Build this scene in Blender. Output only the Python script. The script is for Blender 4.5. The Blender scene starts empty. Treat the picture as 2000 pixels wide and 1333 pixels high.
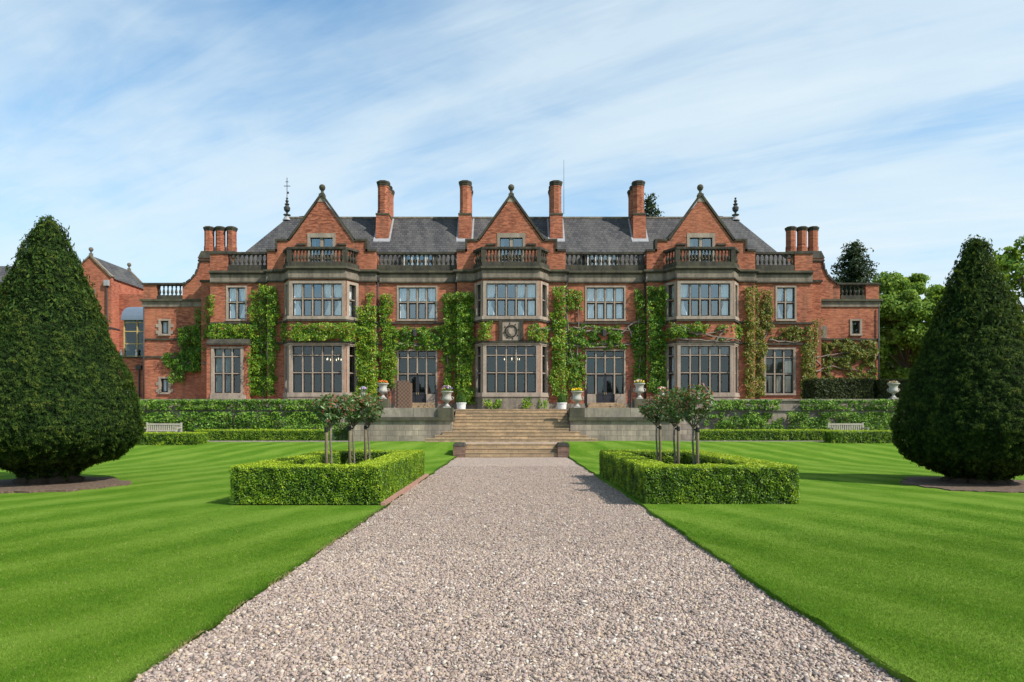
import bpy, math, random
import numpy as np
from mathutils import Vector, Matrix

rng = np.random.default_rng(7)
random.seed(7)
PI = math.pi
sc = bpy.context.scene
col = sc.collection
F, CX, HY, EYE = 1333.0, 998.5, 818.0, 1.65      # survey of the place: focal length in px, axis, eye line, eye height


def SX(x, Y): return (x - CX) * Y / F
def SZ(y, Y): return EYE - (y - HY) * Y / F


# ------------------------------------------------------------------ objects
W = {}


def finish(o, parent, local):
    col.objects.link(o)
    if parent is not None:
        o.parent = parent
        wp = W.get(parent.name, Vector((0, 0, 0)))
        if local:
            W[o.name] = wp.copy()
        else:
            o.location = -wp
            W[o.name] = Vector((0, 0, 0))
    else:
        W[o.name] = Vector((0, 0, 0))
    return o


def tag(o, label=None, cat=None, group=None, kind=None):
    if label: o['label'] = label
    if cat: o['category'] = cat
    if group: o['group'] = group
    if kind: o['kind'] = kind
    return o


def empty(name, label, cat, loc=(0, 0, 0), group=None, rz=0):
    o = bpy.data.objects.new(name, None)
    o.empty_display_size = 0.2
    col.objects.link(o)
    o.location = loc
    o.rotation_euler[2] = rz
    W[o.name] = Vector(loc)
    return tag(o, label, cat, group)


def copy_tree(o, parent=None):
    c = o.copy()
    col.objects.link(c)
    if parent is not None: c.parent = parent
    for ch in list(o.children): copy_tree(ch, c)
    return c


def place_copy(o, loc, label, rz=None, scale=None, group=None):
    c = copy_tree(o)
    c.location = loc
    if rz is not None: c.rotation_euler[2] = rz
    if scale is not None: c.scale = (scale,) * 3 if not isinstance(scale, tuple) else scale
    c['label'] = label
    if group: c['group'] = group
    return c


class MB:
    def __init__(self): self.v, self.f = [], []

    def add(self, vs, fs):
        n = len(self.v)
        self.v += [tuple(p) for p in vs]
        self.f += [tuple(i + n for i in f) for f in fs]
        return self

    def box(self, x0, x1, y0, y1, z0, z1, T=None):
        x0, x1 = min(x0, x1), max(x0, x1); y0, y1 = min(y0, y1), max(y0, y1); z0, z1 = min(z0, z1), max(z0, z1)
        vs = [(x0, y0, z0), (x1, y0, z0), (x1, y1, z0), (x0, y1, z0), (x0, y0, z1), (x1, y0, z1), (x1, y1, z1), (x0, y1, z1)]
        if T: vs = [T(*p) for p in vs]
        return self.add(vs, [(0, 3, 2, 1), (4, 5, 6, 7), (0, 1, 5, 4), (1, 2, 6, 5), (2, 3, 7, 6), (3, 0, 4, 7)])

    def frustum(self, c0, w0, d0, z0, c1, w1, d1, z1):
        vs = []
        for (cx, cy), w, d, z in ((c0, w0, d0, z0), (c1, w1, d1, z1)):
            vs += [(cx - w / 2, cy - d / 2, z), (cx + w / 2, cy - d / 2, z), (cx + w / 2, cy + d / 2, z), (cx - w / 2, cy + d / 2, z)]
        return self.add(vs, [(0, 3, 2, 1), (4, 5, 6, 7), (0, 1, 5, 4), (1, 2, 6, 5), (2, 3, 7, 6), (3, 0, 4, 7)])

    def prism_y(self, poly, y0, y1):          # polygon in XZ extruded along Y
        n = len(poly)
        vs = [(x, y0, z) for x, z in poly] + [(x, y1, z) for x, z in poly]
        fs = [tuple(range(n)), tuple(range(2 * n - 1, n - 1, -1))]
        fs += [(i, i + n, (i + 1) % n + n, (i + 1) % n) for i in range(n)]
        return self.add(vs, fs)

    def prism_x(self, poly, x0, x1):          # polygon in YZ extruded along X
        n = len(poly)
        vs = [(x0, y, z) for y, z in poly] + [(x1, y, z) for y, z in poly]
        fs = [tuple(range(n)), tuple(range(2 * n - 1, n - 1, -1))]
        fs += [(i, i + n, (i + 1) % n + n, (i + 1) % n) for i in range(n)]
        return self.add(vs, fs)

    def prism_z(self, poly, z0, z1):
        n = len(poly)
        vs = [(x, y, z0) for x, y in poly] + [(x, y, z1) for x, y in poly]
        fs = [tuple(range(n - 1, -1, -1)), tuple(range(n, 2 * n))]
        fs += [(i, (i + 1) % n, (i + 1) % n + n, i + n) for i in range(n)]
        return self.add(vs, fs)

    def lathe(self, cx, cy, prof, n=12, ph=0.0):
        vs, fs = [], []
        for r, z in prof:
            for k in range(n):
                a = 2 * PI * k / n + ph
                vs.append((cx + r * math.cos(a), cy + r * math.sin(a), z))
        for j in range(len(prof) - 1):
            for k in range(n):
                k2 = (k + 1) % n
                fs.append((j * n + k, j * n + k2, (j + 1) * n + k2, (j + 1) * n + k))
        fs.append(tuple(range(n - 1, -1, -1)))
        fs.append(tuple((len(prof) - 1) * n + k for k in range(n)))
        return self.add(vs, fs)

    def tube(self, pts, rad, n=6):
        pts = [Vector(p) for p in pts]
        if not isinstance(rad, (list, tuple)): rad = [rad] * len(pts)
        vs, fs = [], []
        for i, p in enumerate(pts):
            d = (pts[min(i + 1, len(pts) - 1)] - pts[max(i - 1, 0)]).normalized()
            a = d.orthogonal().normalized() if i == 0 else (a - d * a.dot(d)).normalized()
            b = d.cross(a)
            for k in range(n):
                t = 2 * PI * k / n
                vs.append(p + (a * math.cos(t) + b * math.sin(t)) * rad[i])
        for i in range(len(pts) - 1):
            for k in range(n):
                k2 = (k + 1) % n
                fs.append((i * n + k, i * n + k2, (i + 1) * n + k2, (i + 1) * n + k))
        fs.append(tuple(range(n - 1, -1, -1)))
        fs.append(tuple((len(pts) - 1) * n + k for k in range(n)))
        return self.add(vs, fs)

    def strip(self, poly, din, dout, z0, z1):  # moulding along a plan polyline, mitred
        a, b = offset(poly, din), offset(poly, dout)
        n = len(poly)
        vs = [(x, y, z0) for x, y in a] + [(x, y, z0) for x, y in b] + [(x, y, z1) for x, y in a] + [(x, y, z1) for x, y in b]
        fs = []
        for i in range(n - 1):
            fs += [(n + i, n + i + 1, 3 * n + i + 1, 3 * n + i), (2 * n + i, 3 * n + i, 3 * n + i + 1, 2 * n + i + 1),
                   (i, i + 1, n + i + 1, n + i), (i + 1, i, 2 * n + i, 2 * n + i + 1)]
        fs += [(0, n, 3 * n, 2 * n), (n - 1, 3 * n - 1, 4 * n - 1, 2 * n - 1)]
        return self.add(vs, fs)

    def build(self, name, mat, parent=None, smooth=False, local=False):
        me = bpy.data.meshes.new(name)
        me.from_pydata([tuple(p) for p in self.v], [], self.f)
        me.update()
        if smooth: me.polygons.foreach_set('use_smooth', [True] * len(me.polygons))
        me.materials.append(mat)
        return finish(bpy.data.objects.new(name, me), parent, local)


def offset(poly, d):
    out = []
    n = len(poly)
    for i in range(n):
        ns = []
        for j in (i - 1, i):
            if 0 <= j < n - 1:
                dx, dy = poly[j + 1][0] - poly[j][0], poly[j + 1][1] - poly[j][1]
                l = math.hypot(dx, dy)
                ns.append((dy / l, -dx / l))
        if len(ns) == 1: m = ns[0]
        else:
            mx, my = ns[0][0] + ns[1][0], ns[0][1] + ns[1][1]
            k = 1 + ns[0][0] * ns[1][0] + ns[0][1] * ns[1][1]
            m = (mx / k, my / k)
        out.append((poly[i][0] + m[0] * d, poly[i][1] + m[1] * d))
    return out


def frame(p0, p1):                             # wall-face frame: u along, z up, w outward
    dx, dy = p1[0] - p0[0], p1[1] - p0[1]
    l = math.hypot(dx, dy); dx /= l; dy /= l
    nx, ny = dy, -dx
    def T(u, w, z): return (p0[0] + dx * u + nx * w, p0[1] + dy * u + ny * w, z)
    T.length = l
    return T


def np_mesh(name, v, f, mat, parent=None, tint=None, smooth=False, local=False):
    v = np.asarray(v, np.float32); f = np.asarray(f, np.int32)
    k = f.shape[1]
    me = bpy.data.meshes.new(name)
    me.vertices.add(len(v)); me.vertices.foreach_set('co', v.ravel())
    me.loops.add(f.size); me.loops.foreach_set('vertex_index', f.ravel())
    me.polygons.add(len(f))
    me.polygons.foreach_set('loop_start', np.arange(0, f.size, k, dtype=np.int32))
    me.polygons.foreach_set('loop_total', np.full(len(f), k, np.int32))
    if smooth: me.polygons.foreach_set('use_smooth', np.ones(len(f), bool))
    if tint is not None:
        a = me.attributes.new('tint', 'FLOAT', 'POINT')
        a.data.foreach_set('value', np.asarray(tint, np.float32))
    me.update(calc_edges=True); me.validate()
    me.materials.append(mat)
    return finish(bpy.data.objects.new(name, me), parent, local)


def unit(a): return a / np.maximum(np.linalg.norm(a, axis=1, keepdims=True), 1e-9)


def vnoise(p, s=0):
    p = np.asarray(p, float); i = np.floor(p); f = p - i; f = f * f * (3 - 2 * f)
    out = 0
    for dx in (0, 1):
        for dy in (0, 1):
            for dz in (0, 1):
                q = i + (dx, dy, dz)
                h = np.sin(q[:, 0] * 127.1 + q[:, 1] * 311.7 + q[:, 2] * 74.7 + s * 53.3) * 43758.5453
                h -= np.floor(h)
                out = out + h * (f[:, 0] if dx else 1 - f[:, 0]) * (f[:, 1] if dy else 1 - f[:, 1]) * (f[:, 2] if dz else 1 - f[:, 2])
    return out


def leaves(name, c, nrm, size, tint, mat, parent, aspect=0.55, spread=0.7, up=None, local=False):
    """many leaf blades: diamond faces slightly folded along the midrib"""
    c = np.asarray(c, float); n = len(c)
    nrm = unit(np.asarray(nrm, float) + rng.normal(0, spread, (n, 3)))
    r = rng.normal(0, 1, (n, 3))
    if up is not None: r = r * 0.6 + np.asarray(up)
    a = unit(r - nrm * np.sum(r * nrm, 1, keepdims=True)); b = np.cross(nrm, a)
    s = (np.asarray(size) * np.ones(n))[:, None]
    fold = s * rng.uniform(0.05, 0.2, (n, 1))
    v = np.stack([c - a * s * .5, c + b * s * .5 * aspect + nrm * fold - a * s * .08, c + a * s * .5, c - b * s * .5 * aspect + nrm * fold - a * s * .08], 1).reshape(-1, 3)
    i = np.arange(n, dtype=np.int32) * 4
    f = np.stack([np.stack([i, i + 1, i + 2], 1), np.stack([i, i + 2, i + 3], 1)], 1).reshape(-1, 3)
    return np_mesh(name, v, f, mat, parent, np.repeat(np.clip(tint, 0, 1), 4), local=local)


# ------------------------------------------------------------------ materials
class N:
    def __init__(self, name):
        self.m = bpy.data.materials.new(name); self.m.use_nodes = True
        self.t = self.m.node_tree; self.t.nodes.clear()
        self.out = self.t.nodes.new('ShaderNodeOutputMaterial')

    def n(self, typ, **kw):
        nd = self.t.nodes.new('ShaderNode' + typ)
        for k, v in kw.items():
            if k.startswith('i_'):
                key = k[2:]
                key = int(key) if key.isdigit() else key.replace('_', ' ')
                if isinstance(v, bpy.types.NodeSocket): self.t.links.new(v, nd.inputs[key])
                else: nd.inputs[key].default_value = v
            else: setattr(nd, k, v)
        return nd

    def link(self, a, b): self.t.links.new(a, b)

    def pos(self): return self.n('NewGeometry').outputs['Position']

    def noise(self, vec, scale, detail=4, rough=.55, dist=0):
        return self.n('TexNoise', i_Vector=vec, i_Scale=scale, i_Detail=detail, i_Roughness=rough, i_Distortion=dist).outputs[0]

    def ramp(self, fac, stops, interp='LINEAR'):
        r = self.n('ValToRGB'); r.color_ramp.interpolation = interp
        e = r.color_ramp.elements
        while len(e) < len(stops): e.new(0.5)
        for i, (p, c) in enumerate(stops):
            e[i].position = p
            e[i].color = (*c, 1) if not isinstance(c, (int, float)) else (c, c, c, 1)
        self.link(fac, r.inputs[0])
        return r.outputs[0]

    def mix(self, fac, a, b, mode='MIX'):
        nd = self.n('Mix', data_type='RGBA', blend_type=mode)
        for k, v in ((0, fac), (6, a), (7, b)):
            if isinstance(v, bpy.types.NodeSocket): self.link(v, nd.inputs[k])
            elif k == 0: nd.inputs[0].default_value = v
            else: nd.inputs[k].default_value = (*v, 1)
        return nd.outputs[2]

    def math(self, op, a, b=0.0, c=None):
        nd = self.n('Math', operation=op)
        for k, v in ((0, a), (1, b), (2, c)):
            if v is None: continue
            if isinstance(v, bpy.types.NodeSocket): self.link(v, nd.inputs[k])
            else: nd.inputs[k].default_value = v
        return nd.outputs[0]

    def wallvec(self):                          # (x+y, z) so that courses run level on every wall
        s = self.n('SeparateXYZ', i_0=self.pos())
        return self.n('CombineXYZ', i_0=self.math('ADD', s.outputs[0], s.outputs[1]), i_1=s.outputs[2]).outputs[0]

    def scaled(self, vec, sx, sy, sz):
        return self.n('Mapping', i_Vector=vec, i_Scale=(sx, sy, sz)).outputs[0]

    def bump(self, h, strength=.4, dist=.02):
        return self.n('Bump', i_Height=h, i_Strength=strength, i_Distance=dist).outputs[0]

    def bsdf(self, color, rough=.8, normal=None, spec=.3, **kw):
        p = self.n('BsdfPrincipled')
        for k, v in (('Base Color', color), ('Roughness', rough), ('Specular IOR Level', spec)):
            if isinstance(v, bpy.types.NodeSocket): self.link(v, p.inputs[k])
            else: p.inputs[k].default_value = (*v, 1) if k == 'Base Color' else v
        if normal is not None: self.link(normal, p.inputs['Normal'])
        for k, v in kw.items(): p.inputs[k.replace('_', ' ')].default_value = v
        return p.outputs[0]

    def done(self, sh):
        self.link(sh, self.out.inputs[0]); return self.m


def m_brick(name, c1, c2, mortar, stain=.5):
    k = N(name); v = k.wallvec()
    b = k.n('TexBrick', i_Vector=v, i_Color1=(*c1, 1), i_Color2=(*c2, 1), i_Mortar=(*mortar, 1), i_Scale=1.0)
    b.inputs['Mortar Size'].default_value = .006; b.inputs['Brick Width'].default_value = .235; b.inputs['Row Height'].default_value = .078
    b.inputs['Bias'].default_value = -.1
    # darker fired bricks in scattered courses, broad weathering
    n1 = k.noise(k.scaled(v, 1.6, 6.4, 1), 1.3, 5, .7)
    n2 = k.noise(v, .35, 5, .6)
    n3 = k.noise(k.scaled(v, 2.2, .35, 1), .9, 4, .6)
    c = k.mix(k.ramp(n1, [(.42, 0.), (.60, 1.)]), b.outputs[0], (c2[0] * .48, c2[1] * .5, c2[2] * .55))
    c = k.mix(k.math('MULTIPLY', k.ramp(n2, [(.4, 0.), (.7, 1.)]), .55), c, (c1[0] * 1.05, c1[1] * 1.25, c1[2] * 1.3))
    c = k.mix(k.math('MULTIPLY', k.ramp(n3, [(.52, 0.), (.75, 1.)]), stain), c, (.12, .075, .055))
    return k.done(k.bsdf(c, .9, k.bump(b.outputs[1], .35, -.01), .15))


def m_stone(name, c, dark, amt=.6, scale=1.0, blocks=None, green=0.0, streak=True):
    k = N(name); v = k.wallvec()
    n1 = k.noise(k.pos(), 1.1 * scale, 6, .65)
    n2 = k.noise(k.pos(), 7 * scale, 5, .6)
    base = k.mix(k.ramp(n2, [(.3, 0.), (.7, 1.)]), c, tuple(x * .72 for x in c))
    h = n2
    if blocks:
        b = k.n('TexBrick', i_Vector=v, i_Scale=1.0, i_Color1=(1.12, 1.08, 1.04, 1), i_Color2=(.7, .68, .68, 1), i_Mortar=(.35, .34, .32, 1))
        b.inputs['Mortar Size'].default_value = .012; b.inputs['Brick Width'].default_value = blocks[0]; b.inputs['Row Height'].default_value = blocks[1]
        base = k.mix(.85, base, b.outputs[0], 'MULTIPLY')
        h = k.math('ADD', k.math('MULTIPLY', n2, .5), k.math('MULTIPLY', b.outputs[1], -1.0))
    st = k.noise(k.scaled(k.pos(), 2.5, 2.5, .5 if streak else 2.5), .9 * scale, 5, .65)
    base = k.mix(k.math('MULTIPLY', k.ramp(st, [(.4, 0.), (.62, 1.)]), amt), base, dark)
    base = k.mix(k.math('MULTIPLY', k.ramp(n1, [(.45, 0.), (.7, 1.)]), amt * .6), base, tuple(x * 1.1 for x in dark))
    if green: base = k.mix(k.math('MULTIPLY', k.ramp(k.noise(k.pos(), 2.3, 4, .6), [(.48, 0.), (.7, 1.)]), green), base, (.13, .14, .05))
    return k.done(k.bsdf(base, .92, k.bump(h, .4, .012), .15))


def m_plain(name, c, rough=.6, var=.25, scale=8, spec=.3, metal=0.0):
    k = N(name)
    n = k.noise(k.pos(), scale, 5, .6)
    cc = k.mix(k.ramp(n, [(.3, 0.), (.7, 1.)]), c, tuple(x * (1 - var) for x in c))
    return k.done(k.bsdf(cc, rough, k.bump(n, .15, .01), spec, Metallic=metal))


def m_leaf(name, stops, trans=.25, rough=.5, spec=.35):
    k = N(name)
    t = k.n('Attribute', attribute_name='tint').outputs['Fac']
    c = k.ramp(t, stops)
    p = k.bsdf(c, rough, None, spec)
    tr = k.n('BsdfTranslucent', i_Color=k.mix(.5, c, (.35, .45, .05), 'MIX'))
    mx = k.n('MixShader', i_0=trans); k.link(p, mx.inputs[1]); k.link(tr.outputs[0], mx.inputs[2])
    return k.done(mx.outputs[0])


def lawn_color(k):
    pos = k.pos(); s = k.n('SeparateXYZ', i_0=pos)
    u = k.math('DIVIDE', k.math('ADD', k.math('MULTIPLY', k.math('ABSOLUTE', s.outputs[0]), 3.0), s.outputs[1]), 3.162)
    u = k.math('ADD', u, k.math('MULTIPLY', k.noise(pos, .45, 4), 1.1))
    al = k.math('DIVIDE', k.math('SUBTRACT', s.outputs[1], k.math('MULTIPLY', k.math('ABSOLUTE', s.outputs[0]), .3333)), 1.054)
    sv = k.n('CombineXYZ', i_0=k.math('MULTIPLY', u, 2.3), i_1=k.math('MULTIPLY', al, .45)).outputs[0]
    w = k.math('ADD', k.math('MULTIPLY', k.math('SINE', k.math('MULTIPLY', u, 2 * PI / 1.3)), .5), .5)
    w = k.math('ADD', k.math('MULTIPLY', w, .21), k.math('ADD', k.math('MULTIPLY', k.noise(sv, 1.0, 6, .65), .64), k.math('MULTIPLY', k.noise(pos, 2.2, 5, .7), .28)))
    c = k.ramp(w, [(.38, (.052, .132, .007)), (.555, (.102, .192, .015)), (.71, (.172, .264, .036))])
    c = k.mix(k.math('MULTIPLY', k.ramp(k.noise(pos, .33, 5, .7), [(.5, 0.), (.72, 1.)]), .55), c, (.19, .275, .045))
    return c, pos


def m_lawn():
    k = N('lawn grass')
    c, pos = lawn_color(k)
    fine = k.noise(k.scaled(pos, 1, .7, 1), 60, 3, .8)
    c = k.mix(k.ramp(fine, [(.25, 0.), (.75, .6)]), c, (.055, .13, .01))
    c = k.mix(k.math('MULTIPLY', k.ramp(k.noise(pos, 19, 3, .7), [(.5, 0.), (.8, 1.)]), .5), c, (.2, .32, .05))
    return k.done(k.bsdf(c, .9, k.bump(fine, .8, .03), .03))


def m_blade():
    k = N('grass blades')
    c, pos = lawn_color(k)
    t = k.n('Attribute', attribute_name='tint').outputs['Fac']
    c = k.mix(k.ramp(t, [(0, .45), (.93, .45), (.96, 1)]), c, k.ramp(t, [(0, (.055, .145, .007)), (.5, (.135, .255, .018)), (.93, (.26, .38, .05)), (.97, (.45, .36, .16))]))
    p = k.bsdf(c, .7, None, .08)
    tr = k.n('BsdfTranslucent', i_Color=c)
    mx = k.n('MixShader', i_0=.3); k.link(p, mx.inputs[1]); k.link(tr.outputs[0], mx.inputs[2])
    return k.done(mx.outputs[0])


PEB = [(0, (.06, .05, .045)), (.1, (.16, .122, .10)), (.26, (.28, .205, .162)), (.44, (.38, .28, .232)), (.6, (.31, .255, .235)), (.74, (.48, .375, .25)), (.86, (.40, .285, .24)), (.95, (.53, .46, .375)), (1, (.64, .60, .53))]


def m_gravel():
    k = N('gravel'); pos = k.pos()
    wv = k.n('VectorMath', operation='ADD', i_0=pos, i_1=k.scaled(k.n('TexNoise', i_Vector=pos, i_Scale=30.0).outputs[1], .012, .012, .012)).outputs[0]
    vo = k.n('TexVoronoi', i_Vector=wv, i_Scale=42.0)
    r = k.n('SeparateColor', i_0=vo.outputs['Color']).outputs[0]
    c = k.ramp(r, PEB)
    d = vo.outputs['Distance']
    c = k.mix(k.math('MULTIPLY', k.ramp(k.noise(pos, .8, 5, .6), [(.4, 0.), (.75, 1.)]), .4), c, (.27, .22, .2))
    h = k.math('MULTIPLY', d, -1.0)
    return k.done(k.bsdf(c, .85, k.bump(h, .9, .02), .2))


def m_pebble():
    k = N('pebbles')
    t = k.n('Attribute', attribute_name='tint').outputs['Fac']
    c = k.mix(k.math('MULTIPLY', k.noise(k.pos(), 160, 2), .4), k.ramp(t, PEB), (.2, .17, .16))
    return k.done(k.bsdf(c, .75, None, .25))


def m_slate():
    k = N('roof slate'); s = k.n('SeparateXYZ', i_0=k.pos())
    v = k.n('CombineXYZ', i_0=k.math('ADD', s.outputs[0], k.math('MULTIPLY', s.outputs[1], .3)), i_1=s.outputs[2]).outputs[0]
    b = k.n('TexBrick', i_Vector=v, i_Scale=1.0, i_Color1=(.082, .077, .078, 1), i_Color2=(.04, .039, .043, 1), i_Mortar=(.02, .02, .022, 1))
    b.inputs['Mortar Size'].default_value = .02; b.inputs['Brick Width'].default_value = .33; b.inputs['Row Height'].default_value = .21
    c = k.mix(k.math('MULTIPLY', k.ramp(k.noise(k.scaled(v, 2, .5, 1), .5, 5, .65), [(.45, 0.), (.72, 1.)]), .7), b.outputs[0], (.115, .11, .10))
    c = k.mix(k.math('MULTIPLY', k.ramp(k.noise(v, 2.2, 5, .7), [(.5, 0.), (.75, 1.)]), .5), c, (.05, .046, .045))
    return k.done(k.bsdf(c, .75, k.bump(b.outputs[1], .5, -.02), .3))


def m_glass(name, refl, tint, gc=(.95, .97, .97)):
    k = N(name)
    t = k.n('BsdfTransparent', i_Color=(*tint, 1))
    g = k.n('BsdfAnisotropic', i_Color=(*gc, 1), i_Roughness=.03)
    mx = k.n('MixShader', i_0=refl); k.link(t.outputs[0], mx.inputs[1]); k.link(g.outputs[0], mx.inputs[2])
    return k.done(mx.outputs[0])


def m_emit(name, c, s):
    k = N(name); return k.done(k.n('Emission', i_Color=(*c, 1), i_Strength=s).outputs[0])


def m_wicker():
    k = N('wicker'); v = k.wallvec()
    w = k.n('TexChecker', i_Vector=v, i_Color1=(.19, .115, .07, 1), i_Color2=(.055, .035, .022, 1), i_Scale=8.0)
    return k.done(k.bsdf(k.mix(k.noise(v, 12, 3), w.outputs[0], (.13, .085, .06)), .7, k.bump(w.outputs[1], .4, .01)))


M = dict(
    brick=m_brick('red brick', (.45, .15, .08), (.29, .088, .05), (.32, .2, .14), .75),
    brick_new=m_brick('smooth red brick', (.42, .135, .08), (.37, .115, .068), (.36, .17, .11), .12),
    stone=m_stone('weathered sandstone', (.39, .315, .25), (.11, .095, .08), .42),
    frieze=m_stone('grey sandstone frieze', (.27, .225, .175), (.06, .054, .046), .6),
    dark=m_stone('blackened sandstone', (.08, .072, .058), (.024, .023, .02), .7, green=.2),
    mossy=m_stone('mossy dark stone', (.115, .105, .075), (.035, .033, .027), .6, green=.22),
    wallstone=m_stone('terrace blockwork', (.44, .375, .30), (.13, .11, .095), .75, .55, blocks=(.62, .27)),
    smooth=m_stone('terrace coping stone', (.34, .30, .25), (.11, .10, .085), .7, .8, blocks=(2.1, 3.0), green=.18),
    step=m_stone('sandstone steps', (.48, .35, .215), (.20, .15, .10), .7, 1.3, blocks=(1.3, .159), streak=False),
    pier=m_brick('old pier brick', (.24, .12, .085), (.15, .1, .08), (.25, .21, .17), .6),
    slate=m_slate(),
    lead=m_plain('lead flashing', (.33, .33, .34), .5, .3, 5),
    white=m_plain('white paint', (.64, .63, .60), .5, .12, 6),
    urn=m_stone('urn stone', (.50, .47, .42), (.2, .185, .16), .55, 3),
    sash=m_plain('dark window frame', (.028, .024, .022), .45, .2),
    door=m_plain('dark painted door', (.03, .03, .036), .35, .2),
    iron=m_plain('black iron', (.02, .02, .022), .5, .2),
    pipe=m_plain('grey drainpipe', (.05, .048, .05), .5, .2),
    metalroof=m_plain('curved zinc roof', (.19, .23, .28), .35, .15, 3, .5, .4),
    gold=m_plain('ochre window bars', (.5, .36, .14), .5, .2),
    room=m_plain('plaster toned as dim room', (.10, .085, .07), .9, .3, 2),  # plaster darkened: the gloom of the unlit rooms is put into its colour
    room_sunlit=m_plain('plaster toned as sunlit room', (.55, .47, .38), .9, .2, 1),  # same plaster made paler: sunlight on the walls is put into the colour
    curtain=m_plain('white curtain cloth', (.82, .84, .85), .9, .1, 3),
    drape=m_plain('grey green drape', (.24, .29, .28), .9, .3, 3),
    linen=m_plain('pale linen', (.72, .62, .48), .9, .15, 3),
    blind=m_plain('pleated blind', (.42, .40, .38), .9, .2, 6),
    glass=m_glass('window glass', .085, (.8, .86, .88)),
    glass_up=m_glass('upper window glass', .24, (.94, .96, .97), (.86, .97, 1)),
    wood=m_plain('silvered bench wood', (.42, .38, .31), .8, .3, 12),
    stake=m_plain('round timber stake', (.23, .185, .115), .85, .35, 14),
    bark=m_plain('bark', (.20, .17, .13), .9, .5, 20),
    yewbark=m_plain('yew bark', (.06, .042, .03), .9, .4, 10),
    vine=m_plain('bare vine stems', (.21, .17, .14), .9, .35, 20),
    rubber=m_plain('black tie', (.015, .015, .015), .6, .1),
    soil=m_plain('dry soil', (.17, .115, .08), .95, .75, 14),
    twig=m_plain('dark twigs', (.022, .03, .012), .95, .4, 10),
    wicker=m_wicker(),
    bulb=m_emit('lit bulb', (1, .8, .5), 2.2),
    lawn=m_lawn(), blade=m_blade(), gravel=m_gravel(), pebble=m_pebble(),
    edge=m_plain('stone kerb', (.36, .30, .27), .9, .35, 6),
    rededge=m_plain('terracotta edging', (.36, .2, .15), .9, .35, 6),
    l_yew=m_leaf('yew needles', [(0, (.006, .018, .003)), (.45, (.021, .050, .008)), (.8, (.060, .095, .014)), (.95, (.12, .12, .018)), (1, (.26, .16, .03))], .15, .75, .12),
    l_box=m_leaf('box leaves', [(0, (.035, .085, .006)), (.4, (.095, .20, .008)), (.75, (.20, .33, .012)), (1, (.36, .46, .02))], .3, .45, .35),
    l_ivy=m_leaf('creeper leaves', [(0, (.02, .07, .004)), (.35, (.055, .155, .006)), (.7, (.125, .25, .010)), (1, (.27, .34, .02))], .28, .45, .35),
    l_ivyred=m_leaf('young creeper leaves', [(0, (.045, .07, .008)), (.35, (.10, .135, .012)), (.7, (.19, .20, .022)), (1, (.28, .17, .05))], .25, .5, .3),
    l_shrub=m_leaf('wall shrub leaves', [(0, (.03, .08, .010)), (.4, (.075, .18, .016)), (.75, (.15, .28, .025)), (1, (.24, .36, .05))], .24, .5, .25),
    l_phot=m_leaf('photinia leaves', [(0, (.025, .065, .015)), (.45, (.06, .135, .03)), (.68, (.12, .20, .055)), (.76, (.16, .08, .045)), (1, (.27, .075, .045))], .2, .4, .35),
    l_tree=m_leaf('spring tree leaves', [(0, (.065, .125, .02)), (.4, (.14, .25, .04)), (.75, (.24, .36, .07)), (1, (.34, .44, .12))], .45, .6, .15),
    l_oak=m_leaf('oak leaves', [(0, (.04, .10, .014)), (.4, (.09, .19, .02)), (.8, (.18, .27, .03)), (1, (.30, .33, .045))], .4, .6, .15),
    l_fir=m_leaf('fir needles', [(0, (.008, .02, .010)), (.5, (.018, .04, .018)), (1, (.04, .07, .026))], .08, .55, .25),
    l_dark=m_leaf('dark hedge needles', [(0, (.012, .022, .006)), (.5, (.03, .045, .010)), (1, (.065, .075, .016))], .1, .55, .25),
    l_top=m_leaf('topiary leaves', [(0, (.03, .08, .01)), (.5, (.06, .15, .018)), (1, (.11, .22, .03))], .2, .5, .3),
    f_yel=m_leaf('yellow petals', [(0, (.75, .45, .01)), (1, (.9, .65, .02))], .2, .6, .2),
    f_pur=m_leaf('purple and pale petals', [(0, (.12, .05, .25)), (.6, (.25, .12, .4)), (1, (.75, .7, .75))], .2, .6, .2),
    f_org=m_leaf('orange red petals', [(0, (.5, .07, .02)), (1, (.75, .22, .03))], .2, .6, .2),
    f_mix=m_leaf('pink and cream petals', [(0, (.4, .04, .12)), (.5, (.55, .12, .2)), (.6, (.8, .75, .6)), (1, (.85, .8, .4))], .2, .6, .2),
    f_dry=m_leaf('faded pink petals', [(0, (.25, .15, .1)), (1, (.55, .38, .3))], .2, .6, .2),
)

# ------------------------------------------------------------------ sky, sun, camera
world = bpy.data.worlds.new('World'); sc.world = world; world.use_nodes = True
SUN_AZ = Vector((.862, -.507)); SUN_EL = math.radians(44)


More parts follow.
